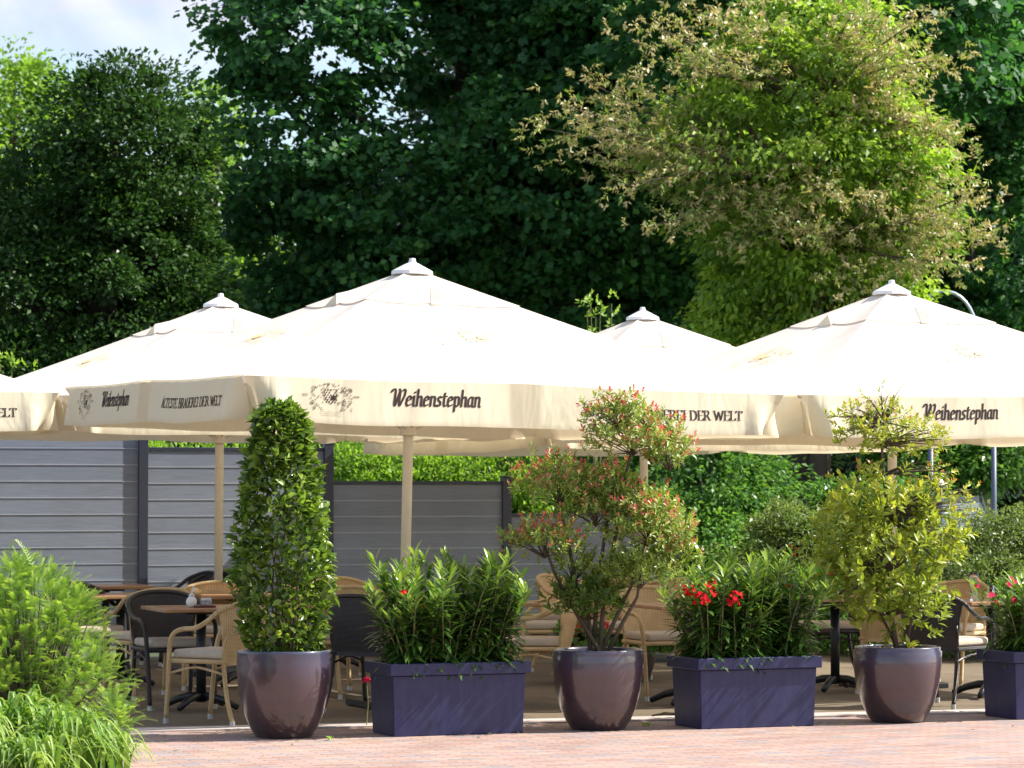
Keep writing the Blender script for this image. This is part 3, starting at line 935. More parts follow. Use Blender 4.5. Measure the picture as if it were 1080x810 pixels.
# ------------------------------------------------------------------ fence
def fence():
    fe = Vector((math.cos(R(19.9)), math.sin(R(19.9)), 0))
    A0 = at(150, 600, 29.2); A0.z = 0
    root = thing('privacy_fence', 'grey board privacy fence stepping down to the right in four levels', 'fence', A0, R(19.9))
    tops = [2.30, 1.975, 1.66, 1.345]
    W = 1.80
    # bay -2,-1 at full height left of the first post seen, then stepping down
    bays = [(-3, 2.30), (-2, 2.30), (-1, 2.30), (0, 1.975), (1, 1.66), (2, 1.345)]
    bh = 0.153
    for i, top in bays:
        x0 = i * W + 0.045; x1 = (i + 1) * W - 0.045
        n = int(round((top - 0.09) / bh))
        z0 = top - 0.03 - n * bh
        mb = MB(); st = MB()
        for k in range(n):
            mb.box(x0, x1, -0.012, 0.012, z0 + k * bh, z0 + (k + 1) * bh - 0.006)
            if k: st.box(x0 + .002, x1 - .002, -0.016, 0.008, z0 + k * bh - 0.006, z0 + k * bh)
        pn = mb.build('board_panel', M['boards'], root)
        st.build('joint_strip', M['strip'], pn)
        mb = MB(); mb.box(x0, x1, -.02, .02, top - .035, top); mb.build('top_rail', M['post'], root, bevel=.003)
    hs = {-3: 2.34, -2: 2.34, -1: 2.34, 0: 2.34, 1: 2.02, 2: 1.70, 3: 1.39}
    for i, h in hs.items():
        mb = MB(); mb.box(i * W - .045, i * W + .045, -.045, .045, 0, h); p = mb.build('post', M['post'], root, bevel=.004)
        mb = MB(); mb.box(i * W - .05, i * W + .05, -.05, .05, h, h + .012); mb.build('post_cap', M['post'], p)


fence()

# ------------------------------------------------------------------ chairs
def make_chair(kind, label, group):
    fr, wv = M[kind + '_frame'], M[kind + '_weave']
    root = thing('bistro_chair', label, 'chair', (0, 0, 0), 0, group)

    def smoothpath(pts, n=4):
        res = []
        P = [Vector(p) for p in pts]
        for i in range(len(P) - 1):
            p0 = P[max(i - 1, 0)]; p1 = P[i]; p2 = P[i + 1]; p3 = P[min(i + 2, len(P) - 1)]
            for k in range(n):
                t = k / n
                res.append(0.5 * ((2 * p1) + (-p0 + p2) * t + (2 * p0 - 5 * p1 + 4 * p2 - p3) * t * t + (-p0 + 3 * p1 - 3 * p2 + p3) * t ** 3))
        res.append(P[-1])
        return res
    halfp = [(.245, -.28, .03), (.25, -.255, .30), (.262, -.235, .52), (.27, -.20, .605), (.275, -.12, .64), (.283, .0, .652), (.285, .10, .70), (.262, .18, .765), (.19, .245, .805), (.10, .275, .825), (0, .285, .83)]
    pth = smoothpath(halfp, 4)
    full = pth + [Vector((-p.x, p.y, p.z)) for p in pth[-2::-1]]
    mb = MB(); mb.tube(full, .0165, 10); mb.build('arm_frame', fr, root, smooth=True)
    for s in (-1, 1):
        mb = MB(); mb.tube(smoothpath([(s * .225, .215, .60), (s * .215, .185, .44), (s * .222, .215, .20), (s * .238, .275, .03)]), .0155, 10)
        mb.build('rear_leg', fr, root, smooth=True)
        for (x, y) in ((s * .245, -.28), (s * .239, .276)):
            mb = MB(); mb.tube([(x, y, 0.0), (x, y, .036)], .0178, 10); mb.build('foot_cap', M['alu'], root)
    # woven back
    NA, NB = 18, 10
    V = []
    rail = smoothpath([(.262, .18, .765), (.19, .245, .805), (.10, .275, .825), (0, .285, .83)], 3)
    rail = [Vector((-p.x, p.y, p.z)) for p in rail] + rail[-2::-1]
    n = len(rail)
    for off in (0.007, -0.007):
        for i in range(NB + 1):
            t = i / NB
            for j in range(n):
                a = -1 + 2 * j / (n - 1)
                top = rail[j]; bot = Vector((.222 * a, .215 - .035 * a * a, .40))
                p = top.lerp(bot, t); p.y += .018 * math.sin(math.pi * t) + off
                V.append(p)
    fs = []
    for L_ in (0, 1):
        b = L_ * (NB + 1) * n
        for i in range(NB):
            for j in range(n - 1):
                q = b + i * n + j
                f = (q, q + 1, q + n + 1, q + n)
                fs.append(f if L_ else f[::-1])
    o2 = (NB + 1) * n
    for i in range(NB):
        for j in (0, n - 1):
            fs.append((i * n + j, (i + 1) * n + j, o2 + (i + 1) * n + j, o2 + i * n + j))
    for j in range(n - 1):
        fs.append((NB * n + j, NB * n + j + 1, o2 + NB * n + j + 1, o2 + NB * n + j))
    mb = MB(); mb.add(V, fs); mb.build('backrest', wv, root, smooth=True)
    mb = MB(); mb.box(-.232, .232, -.245, .205, .415, .44); mb.build('seat', wv, root, bevel=.01)
    mb = MB(); mb.tube([(.238, -.25, .425), (.232, .19, .425), (-.232, .19, .425), (-.238, -.25, .425), (.238, -.25, .425)], .015, 8)
    mb.build('seat_frame', fr, root)
    mb = MB()
    for s in (-1, 1): mb.tube(smoothpath([(s * .248, -.25, .34), (s * .235, -.03, .385), (s * .222, .20, .34)]), .009, 6)
    mb.build('stretcher', fr, root)
    mb = MB(); mb.box(-.222, .222, -.245, .195, .442, .502); c = mb.build('cushion', M['cushion'], root, bevel=.024, seg=4)
    return root


chair_list = [
    # px, Y, rz (0 faces the camera, 90 faces right), kind, label
    (234, 21.25, -122, 'tan', 'tan wicker chair with beige cushion right behind the laurel pot, facing left'),
    (181, 22.75, 24, 'dark', 'dark brown wicker chair facing the camera at the table with the sugar dispenser'),
    (158, 23.75, -150, 'tan', 'tan wicker chair seen from behind, just beyond the dark chair by the yew'),
    (90, 24.9, 40, 'dark', 'dark wicker chair half hidden by the yew bush'),
    (192, 28.1, -60, 'dark', 'dark wicker chair by the fence, to the right of the first fence post'),
    (214, 28.0, -40, 'dark', 'dark wicker chair by the fence, right beside the second row pole'),
    (228, 24.9, 5, 'tan', 'tan wicker chair with a rounded back behind the sugar dispenser'),
    (366, 26.2, 25, 'tan', 'tan wicker chair far back between the laurel column and the first oleander'),
    (385, 24.3, 160, 'tan', 'tan wicker chair just behind the dark one left of the first oleander box'),
    (394, 22.35, 150, 'dark', 'dark brown wicker chair seen from behind, left of the first oleander box'),
    (337, 23.9, 70, 'tan', 'tan wicker chair mostly hidden behind the laurel column'),
    (568, 22.9, -98, 'tan', 'tan wicker chair facing left beside the right end of the first oleander'),
    (577, 25.6, -80, 'tan', 'tan wicker chair one row behind the one facing the first oleander'),
    (640, 25.6, -20, 'tan', 'tan wicker chair straight behind the stems of the red tipped shrub'),
    (697, 23.75, 22, 'tan', 'tan wicker chair facing the camera just left of the second oleander box'),
    (604, 27.2, 60, 'tan', 'far tan wicker chair below the low end of the fence'),
    (876, 25.6, -85, 'dark', 'dark wicker chair under the table right of the second oleander'),
    (996, 22.9, 140, 'dark', 'dark brown wicker chair seen from behind, right of the yellow green tree pot'),
    (1000, 25.2, -35, 'tan', 'tan wicker chair with tilted back at the table with the tall glass'),
    (941, 24.4, 165, 'tan', 'tan wicker chair directly behind the trunk of the yellow green tree'),
    (700, 26.4, 200, 'tan', 'tan wicker chair in the second row behind the second oleander box'),
]
protos = {}
for px, Y, rz, kind, lab in chair_list:
    loc = (PX(px, Y), Y, 0.006)
    if kind not in protos:
        c = make_chair(kind, lab, 'wicker bistro chairs on the terrace')
        protos[kind] = c; c.location = loc; c.rotation_euler = (0, 0, R(rz))
    else:
        dup(protos[kind], loc, R(rz), lab)


def make_table(label):
    root = thing('bistro_table', label, 'table', (0, 0, 0), 0, 'wooden bistro tables on iron pedestals')
    mb = MB(); mb.box(-.36, .36, -.36, .36, .712, .74); mb.build('tabletop', M['wood'], root, bevel=.006)
    mb = MB(); mb.box(-.14, .14, -.14, .14, .69, .712); mb.build('top_plate', M['iron'], root)
    mb = MB(); mb.tube([(0, 0, .06), (0, 0, .69)], .036, 14); mb.build('column', M['iron'], root, smooth=True)
    for k in range(4):
        a = math.pi / 4 + k * math.pi / 2; c, s = math.cos(a), math.sin(a); mb = MB()
        mb.tube([(c * r, s * r, z) for r, z in ((.02, .10), (.10, .10), (.20, .075), (.30, .03))], [.032, .03, .026, .022], 8)
        mb.build('foot', M['iron'], root, smooth=True)
    return root


tables = [
    (213, 22.45, 20, 'wooden table carrying the sugar dispenser, left of the laurel pot'),
    (112, 27.4, 20, 'far wooden table at the fence behind the yew'),
    (128, 25.1, 24, 'wooden table half hidden behind the tan chair by the yew'),
    (258, 25.1, 15, 'wooden table behind the laurel column'),
    (352, 27.4, 22, 'far wooden table below the second fence post'),
    (505, 23.4, 20, 'wooden table hidden behind the first oleander box'),
    (618, 28.0, 20, 'far wooden table below the low fence bay, behind the red tipped shrub'),
    (726, 22.95, 20, 'wooden table behind the left end of the second oleander box'),
    (880, 24.5, 22, 'wooden table between the second oleander and the yellow green tree'),
    (1044, 23.8, 20, 'wooden table carrying a tall glass, by the right oleander'),
    (645, 26.6, 25, 'wooden table in the middle of the terrace behind the photinia stems'),
]
tp = None
for px, Y, rz, lab in tables:
    loc = (PX(px, Y), Y, 0.006)
    if tp is None:
        tp = make_table(lab); tp.location = loc; tp.rotation_euler = (0, 0, R(rz))
    else:
        dup(tp, loc, R(rz), lab)

# things on the tables
TZ = 0.747
q = at(202, 632, 22.3)
sg = thing('sugar_dispenser', 'round glass sugar dispenser with a slanting steel spout on the left table', 'sugar dispenser', (q.x, 22.3, TZ))
M['sugar'] = simple('white_sugar', (0.8, 0.78, 0.74), 0.7, var=0.03)
mb = MB(); mb.lathe([(0, 0), (.022, .0), (.036, .018), (.04, .038), (.034, .060), (.02, .074), (.014, .078)], 18); mb.build('jar', M['sugar'], sg, smooth=True)
mb = MB(); mb.lathe([(.02, .072), (.021, .088), (.012, .096), (0, .097)], 14); mb.build('collar', M['lamp_metal'], sg)
mb = MB(); mb.tube([(0, 0, .09), (.012, 0, .135), (.02, 0, .155)], [.007, .006, .005], 8); mb.build('spout', M['lamp_metal'], sg)
q = at(216, 638, 22.35)
mc = thing('menu_tray', 'dark red menu folder lying beside the sugar dispenser', 'menu', (q.x, 22.3, TZ), R(20))
M['maroon'] = simple('maroon_leather', (0.10, 0.015, 0.02), 0.4)
mb = MB(); mb.box(-.075, .075, -.05, .05, 0, .014); mb.build('cover', M['maroon'], mc, bevel=.003)
mb = MB(); mb.box(-.072, .077, -.047, .047, .004, .010); mb.build('pages', M['white_cap'], mc)
cb = thing('sweetener_box', 'small open glass box of sachets on the menu folder', 'box', (q.x + .01, 22.32, TZ + .014), R(20))
mb = MB(); mb.box(-.038, .038, -.025, .025, 0, .038); mb.build('dish', simple('patterned_glass', (0.35, 0.35, 0.36), 0.15, var=0.7, scale=90), cb, bevel=.003)
for k in range(5):
    mb = MB(); mb.box(-.030 + k * .014, -.022 + k * .014, -.02, .02, .02, .052); mb.build('sachet', M['sugar'], cb)
q = at(1027, 632, 23.6)
bgls = thing('tall_glass', 'tall empty beer glass standing on the right hand table', 'glass', (q.x, 23.6, TZ))
mb = MB(); mb.lathe([(0, 0), (.034, 0), (.034, .008), (.022, .03), (.026, .10), (.038, .17), (.036, .215), (.034, .215), (.036, .17), (.024, .10), (.020, .035), (0, .03)], 22)
mb.build('tumbler', glass('clear_glass'), bgls, smooth=True)
q = at(1048, 634, 23.7)
dd = thing('water_glass', 'short clear glass beside the tall one, next to the right oleander', 'glass', (q.x, 23.7, TZ))
mb = MB(); mb.lathe([(0, 0), (.028, 0), (.036, .11), (.034, .11), (.026, .008), (0, .006)], 20); mb.build('tumbler', bpy.data.materials['clear_glass'], dd, smooth=True)


# ------------------------------------------------------------------ planters
def round_pot(px, bot, label, rtop=0.302, H=0.56):
    Y = EYE * F / (bot - 514) + 0.20
    x = PX(px, Y)
    root = thing('glazed_pot', label, 'plant pot', (x, Y, 0.0), random.uniform(0, 6), 'round glazed plum coloured pots')
    k = H
    prof = [(0, 0.0), (.168, 0.0), (.185, .012), (.215, .06), (.255, .15), (.285, .26), (.300, .38), (.304, .48), (rtop, k - .02), (rtop + .004, k - .006), (rtop - .004, k), (rtop - .022, k), (rtop - .028, k - .01), (rtop - .03, k - .06)]
    mb = MB(); mb.lathe(prof, 56); mb.build('pot', M['pot'], root, smooth=True)
    mb = MB()
    vs = [(0, 0, k - .035)]
    mb.lathe([(rtop - .028, k - .05), (.20, k - .035), (.1, k - .028), (0.001, k - .025)], 40); mb.build('soil', M['soil'], root, smooth=True)
    # bark chips
    n = 160
    a = rng.random(n) * 6.28; r_ = (rtop - .04) * np.sqrt(rng.random(n))
    P = np.stack([r_ * np.cos(a), r_ * np.sin(a), np.full(n, k - .032) + .01 * rng.random(n)], 1)
    leaves('bark_chips', T_FAR, P, rdir(n) * [1, 1, .3], np.tile([0, 0, 1.0], (n, 1)) + rdir(n) * .3, 0.035, 0.018, rng.random(n), M['chips'], root)
    return Vector((x, Y, k - .03))


def trough(px0, px1, bot, label, L_=0.96, D=0.42, H=0.47, rot=22):
    # front left bottom corner at (px0, bot)
    Y = EYE * F / (bot - 514); x = PX(px0, Y)
    a = R(rot); e = Vector((math.cos(a), math.sin(a), 0)); n = Vector((-e.y, e.x, 0))
    c = Vector((x, Y, 0)) + e * (L_ / 2) + n * (D / 2)
    root = thing('trough_planter', label, 'planter', c, a, 'indigo rectangular trough planters')
    mb = MB()
    l, d = L_ / 2 + .012, D / 2 + .012
    mb.box(-l, l, -d, d, 0, H - .08, taper=0.014)
    mb.build('body', M['box'], root, bevel=.006)
    mb = MB()
    lo, do = l + .028, d + .028
    li, di = l - .012, d - .012
    z0, z1 = H - .079, H
    o_ = [(-lo, -do), (lo, -do), (lo, do), (-lo, do)]; i_ = [(-li, -di), (li, -di), (li, di), (-li, di)]
    vs = [(x_, y_, z0) for x_, y_ in o_] + [(x_, y_, z1) for x_, y_ in o_] + [(x_, y_, z1) for x_, y_ in i_] + [(x_, y_, z0) for x_, y_ in i_]
    fs = []
    for k in range(4):
        m_ = (k + 1) % 4
        fs += [(k, m_, 4 + m_, 4 + k), (4 + k, 4 + m_, 8 + m_, 8 + k), (8 + k, 8 + m_, 12 + m_, 12 + k), (12 + k, 12 + m_, m_, k)]
    mb.add(vs, fs); mb.build('rim', M['box'], root, bevel=.007, seg=3)
    mb = MB(); mb.box(-li + .002, li - .002, -di + .002, di - .002, H - .078, H - .035); mb.build('soil', M['soil'], root)
    return c, a


pot1 = round_pot(300, 779, 'round glazed pot holding the column shaped laurel')
pot2 = round_pot(630.5, 770.5, 'round glazed pot holding the red tipped cloud shrub', 0.297, 0.53)
pot3 = round_pot(945.5, 762.5, 'round glazed pot with bark chips holding the yellow green tree', 0.292, 0.515)
tr1 = trough(416, 558, 776.5, 'indigo trough planter between the laurel pot and the middle pot', L_=0.895)
tr2 = trough(739, 866, 768.5, 'indigo trough planter with red flowering oleander between two round pots', L_=0.84)
tr3 = trough(1070, 1180, 758.5, 'indigo trough planter cut off by the right edge of the photo', L_=0.84)


# ------------------------------------------------------------------ laurel column
def laurel():
    P0 = pot1
    root = thing('column_laurel', 'clipped column of glossy green laurel in the left round pot', 'shrub', P0)
    H = 1.60
    n = 4600
    z = H * rng.random(n) ** 0.9
    t = z / H
    prof = np.interp(t, [0, .06, .2, .4, .55, .72, .86, .95, 1.0], [.17, .225, .275, .285, .255, .205, .165, .125, .04])
    a = rng.random(n) * 6.283
    lump = 1 + .07 * np.sin(a * 2 + z * 17) + .07 * np.sin(a * 3 + z * 6) + .06 * np.sin(a * 5 - z * 11) + .04 * np.sin(z * 23 + a)
    rr = prof * lump * (0.62 + 0.46 * rng.random(n) ** .55)
    lean = 0.03 * t
    P = np.stack([rr * np.cos(a) - lean, rr * np.sin(a), z], 1)
    out_ = np.stack([np.cos(a), np.sin(a), 0.15 + 0 * a], 1)
    A = unit(out_ * .7 + rng.normal(size=(n, 3)) * .5 + np.array([0, 0, .25]))
    N = unit(out_ * .4 + np.array([0, 0, .8]) + rng.normal(size=(n, 3)) * .45)
    Ls = .074 * (.6 + .65 * rng.random(n))
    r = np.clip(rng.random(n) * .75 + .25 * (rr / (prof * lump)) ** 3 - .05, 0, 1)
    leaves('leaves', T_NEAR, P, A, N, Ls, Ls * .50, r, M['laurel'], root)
    mb = MB()
    for k in range(9):
        a = k * .7; b = Vector((.04 * math.cos(a), .04 * math.sin(a), -.01)); tp_ = Vector((.16 * math.cos(a * 1.3), .16 * math.sin(a * 1.3), .5 + .95 * random.random()))
        mb.tube(branch_path(b, tp_, .06, 6), [.011, .010, .008, .007, .006, .004, .003], 6)
    mb.build('stems', M['bark'], root, smooth=True)


laurel()


# ------------------------------------------------------------------ oleanders
def flower(mb, c, nrm, r):
    n = Vector(nrm).normalized(); a = n.orthogonal().normalized(); b = n.cross(a)
    for k in range(5):
        t = 2 * math.pi * k / 5 + .3
        d = a * math.cos(t) + b * math.sin(t); s = n.cross(d)
        c = Vector(c)
        mb.add([c, c + d * r * .6 + s * r * .38 + n * r * .1, c + d * r * 1.05 + n * r * .15, c + d * r * .6 - s * r * .38 + n * r * .1], [(0, 1, 2, 3)])


def oleander(c, a, label, L_, nst, hmin, hmax, flowers, fm, seed, buds=0, xr=None):
    rr = np.random.default_rng(seed)
    root = thing('oleander', label, 'oleander', (c.x, c.y, .435), a, 'oleanders in the trough planters')
    P = []; A = []; N = []; Ls = []; r = []
    mb = MB(); tips = []
    for i in range(nst):
        u = (i + rr.random()) / nst * 2 - 1
        bx = u * (L_ / 2 - .06); by = (rr.random() * 2 - 1) * .17
        h = hmin + (hmax - hmin) * rr.random() * (1 - .25 * abs(u) ** 3)
        lean = Vector((u * .13 + rr.normal() * .08, by * 1.1 + rr.normal() * .09, 0))
        pts = [Vector((bx, by, 0)) + lean * (t ** 1.6) * (h / .6) + Vector((0, 0, h * t)) for t in np.linspace(0, 1, 7)]
        mb.tube(pts, [.006, .0055, .005, .0045, .004, .0035, .0025], 5)
        tips.append(pts[-1])
        m = int(h / .027)
        for k in range(m):
            t = .05 + .97 * k / m
            t = min(t, 1.0)
            f = t * 6; i0 = min(int(f), 5); p = pts[i0].lerp(pts[i0 + 1], f - i0)
            ph = k * 2.4 + rr.random()
            for j in range(3):
                g = ph + j * 2.094
                upk = .45 + 1.1 * t ** 3
                A.append((math.cos(g), math.sin(g), upk - 1.0 * (1 - t)))
                N.append((-math.cos(g) * .5, -math.sin(g) * .5, 1.0))
                P.append(tuple(p))
                Ls.append((.155 - .045 * t ** 4) * (.7 + .45 * rr.random()))
                r.append(np.clip(.15 + .35 * rr.random() + .55 * max(0, t - .6) / .4 * rr.random() ** .3, 0, 1))
    Ls = np.array(Ls)
    A = np.array(A) + rr.normal(size=(len(A), 3)) * .25
    leaves('leaves', T_LONG, P, A, N, Ls, Ls * .20, np.array(r), M['oleander'], root)
    mb.build('stems', M['stem'], root, smooth=True)
    for (fx, fy, fz, num, sp) in flowers:
        fb = MB()
        for k in range(num):
            d = Vector(rr.normal(size=3)); d.normalize()
            p = Vector((fx, fy, fz)) + d * sp * rr.random() ** .4
            flower(fb, p, (d.x * .6 + .3, d.y * .6 - .8, d.z * .5 + .5), .017)
        fb.build('flower_cluster', fm, root)
    if buds:
        fb = MB()
        for k in range(buds):
            tpp = tips[int(rr.random() * len(tips))]
            for q in range(4):
                p = tpp + Vector(rr.normal(size=3)) * .016 + Vector((0, 0, .02))
                fb.ball(p, .006, 5, 3, (1, 1, 1.8))
        fb.build('buds', fm, root)
    return root


oleander(tr1[0], tr1[1], 'bushy oleander with few small red buds in the left trough', 0.895, 96, .30, .74, [(-.38, -.20, .50, 2, .02)], M['red'], 11, buds=5)
oleander(tr2[0], tr2[1], 'bushy oleander with a bright red flower cluster in the middle trough', .84, 92, .28, .74, [(-.44, -.31, .44, 34, .085), (-.23, -.33, .43, 20, .06), (-.52, -.26, .50, 10, .05), (-.36, -.28, .54, 6, .04)], M['red'], 12, buds=10)
oleander(tr3[0], tr3[1], 'oleander with loose pink flowers in the right trough', .84, 74, .34, .58, [(-.52, -.1, .42, 6, .05), (-.36, -.1, .50, 8, .06), (-.42, -.16, .40, 6, .04), (-.56, .05, .5, 4, .03)], M['pink'], 13, buds=5)


# ------------------------------------------------------------------ cloud shrub (photinia) and yellow-green tree
def shoots(C, D, nl, leaf, rise, base_r, tipgain, spread=.9):
    """small leafy shoots: C points, D directions; leaves spiral up the last few centimetres of each"""
    m = len(C)
    idx = np.repeat(np.arange(m), nl); k = np.tile(np.arange(nl), m) / max(nl - 1, 1)
    n = len(idx)
    D = unit(D)
    a = rng.random(m)[idx] * 6.28 + k * nl * 2.4
    X = unit(np.cross(D, rdir(m)))[idx]; Y_ = np.cross(D[idx], X)
    rad = X * np.cos(a)[:, None] + Y_ * np.sin(a)[:, None]
    P = C[idx] + D[idx] * (rise * k)[:, None]
    A = unit(rad * spread * (1.15 - .75 * k)[:, None] + D[idx] * (.35 + .8 * k)[:, None])
    N = unit(D[idx] * 1.0 - rad * .4 + rng.normal(size=(n, 3)) * .2)
    Ls = leaf * (.7 + .5 * rng.random(n)) * (1.05 - .35 * k)
    r = np.clip(base_r[idx] * (.45 + .4 * rng.random(n)) + tipgain[idx] * k ** 1.3, 0, 1)
    return P, A, N, Ls, r


def photinia():
    P0 = pot2; Y = P0.y
    root = thing('cloud_shrub', 'multi stemmed shrub with red tipped leaf clouds in the middle round pot', 'shrub', P0)
    def loc(px, py, dy=0.0):
        return at(px, py, Y + dy) - P0
    s = Y / F
    clouds = [  # px, py, rx, ry(px), dy, shoots, redness
        (668, 466, 50, 38, 0.0, 330, .60), (650, 436, 30, 20, -.05, 90, .72), (706, 482, 26, 26, .05, 90, .65),
        (590, 516, 46, 34, .05, 300, .50), (640, 510, 26, 22, .08, 100, .5), (574, 574, 40, 26, -.12, 210, .62),
        (628, 540, 34, 26, .0, 130, .45), (655, 530, 30, 26, .03, 110, .4), (684, 562, 46, 46, -.05, 460, .46), (676, 606, 42, 30, -.08, 260, .18), (714, 590, 20, 30, 0, 80, .6),
        (620, 640, 36, 34, .02, 110, -.25), (604, 600, 26, 20, 0.05, 60, .1)]
    stem_ends = []
    for (px, py, rx, ry, dy, ns, red) in clouds:
        c = np.array(loc(px, py, dy)); S = np.array([rx * s, (rx + ry) / 2 * s, ry * s])
        d = rdir(ns); d[:, 2] = np.abs(d[:, 2]) * .9 + d[:, 2] * .1 - .25 * rng.random(ns)
        ns = int(ns * 1.0); C = c + d * S * (.35 + .72 * rng.random(ns) ** .6)[:, None] + rng.normal(size=(ns, 3)) * .035
        D = d * .6 + np.array([0, 0, .75]) + rng.normal(size=(ns, 3)) * .3
        up = np.clip((C[:, 2] - c[2]) / S[2] * .5 + .5, 0, 1)
        big = red < 0
        Pq, A, N, Ls, r = shoots(C, D, 7, .075 if big else .047, .055 if not big else .07, np.full(ns, .62 if not big else .35), np.clip(red * (.3 + 1.0 * up) * np.where(rng.random(ns) < .42, 1.3, .25), 0, 1) if not big else np.zeros(ns))
        leaves('leaf_cloud', T_NEAR, Pq, A, N, Ls, Ls * .42, r, M['photinia'], root)
        stem_ends.append((Vector(c), C))
    mb = MB()
    b0 = Vector((0, 0, -.02))
    mains = []
    routes = {0: [(636, 640), (650, 560), (660, 500)], 3: [(612, 640), (600, 575), (592, 540)], 5: [(604, 640), (585, 605)], 8: [(648, 655), (665, 620)], 9: [(655, 660), (672, 630)], 4: [(630, 620), (640, 550)], 11: [(622, 660)]}
    for ci, rt in routes.items():
        st = b0 + Vector((random.uniform(-.07, .07), random.uniform(-.05, .05), 0))
        pts = [st] + [loc(px, py, .02) for px, py in rt] + [stem_ends[ci][0]]
        n = len(pts)
        mb.tube(pts, [.017 * (1 - .6 * i / (n - 1)) for i in range(n)], 8)
    for ci, (c, C) in enumerate(stem_ends):
        hub = c + Vector((0, 0, -.09))
        mb.tube([hub, c], .006, 5)
        for q in C[rng.choice(len(C), min(16, len(C)), replace=False)]:
            mb.tube(branch_path(hub, q, .08, 3), [.005, .004, .003, .002], 4)
    mb.build('stems', M['bark'], root, smooth=True)


photinia()


def lime_tree():
    P0 = pot3; Y = P0.y
    root = thing('potted_tree', 'yellow green small tree with airy top sprays in the right round pot', 'tree', P0)
    def loc(px, py, dy=0.0):
        return at(px, py, Y + dy) - P0
    s = Y / F
    clouds = [(935, 590, 70, 60, 0, 330, .55, .082), (925, 530, 56, 32, 0.0, 190, .72, .080), (890, 585, 36, 42, .05, 130, .45, .075), (985, 560, 30, 42, -.05, 80, .72, .075),
              (940, 640, 58, 32, -.05, 130, .30, .082), (930, 455, 44, 24, 0.0, 190, .80, .046), (905, 445, 32, 20, 0.05, 70, .85, .044), (968, 462, 34, 22, 0, 90, .85, .046),
              (935, 425, 20, 14, 0, 30, .9, .034), (990, 520, 38, 14, .1, 34, .9, .048), (1012, 535, 12, 18, .1, 12, .95, .045), (985, 500, 18, 10, .05, 14, 1.0, .042)]
    mb = MB()
    trunk = [Vector((0, 0, -.02)), loc(940, 650), loc(945, 600), loc(936, 545), loc(932, 500), loc(930, 470), loc(932, 445)]
    mb.tube(trunk, [.020, .018, .016, .013, .011, .009, .005], 9)
    mb.tube([Vector((.02, .02, -.02)), loc(930, 650, .03), loc(922, 610, .05), loc(905, 585, .05)], [.012, .010, .008, .005], 7)
    mb.tube([Vector((.05, -.01, -.02)), loc(962, 650, -.02), loc(964, 615, -.03), loc(972, 575, -.04)], [.010, .009, .007, .004], 7)
    for (px, py, rx, ry, dy, ns, tone, lf) in clouds:
        ns = int(ns * .72)
        c = np.array(loc(px, py, dy)); S = np.array([rx * s, (rx + ry) / 2 * s, ry * s])
        d = rdir(ns)
        C = c + d * S * (.2 + .85 * rng.random(ns) ** .6)[:, None] + rng.normal(size=(ns, 3)) * .03
        D = d * .7 + np.array([0, 0, .55]) + rng.normal(size=(ns, 3)) * .35
        up = np.clip((C[:, 2] - c[2]) / S[2] * .5 + .5, 0, 1)
        tip = np.clip((tone - .35) * (.5 + up) * rng.random(ns) ** .5, 0, .8)
        Pq, A, N, Ls, r = shoots(C, D, 6, lf, .06 if lf > .05 else .045, np.full(ns, .5 + .3 * tone), tip)
        leaves('leaf_cloud', T_NEAR, Pq, A, N, Ls, Ls * .44, r, M['lime_photinia'], root)
        near = min(trunk, key=lambda q: (q - Vector(c)).length)
        for q in C[rng.choice(len(C), min(22, len(C)), replace=False)]:
            mb.tube(branch_path(near, q, .07, 4), [.006, .005, .004, .003, .002], 4)
    mb.build('trunk', M['bark'], root, smooth=True)
    # two leaves on a sucker at the foot
    Pq = np.array([[.06, -.1, .02]] * 4); A = np.array([[1, -.1, .35], [.6, -.4, .7], [-.1, -.2, 1], [.9, .2, .6]])
    leaves('sucker_leaves', T_NEAR, Pq, A, np.tile([0, -.4, 1.0], (4, 1)), .1, .035, np.full(4, .7), M['lime_photinia'], root)


lime_tree()


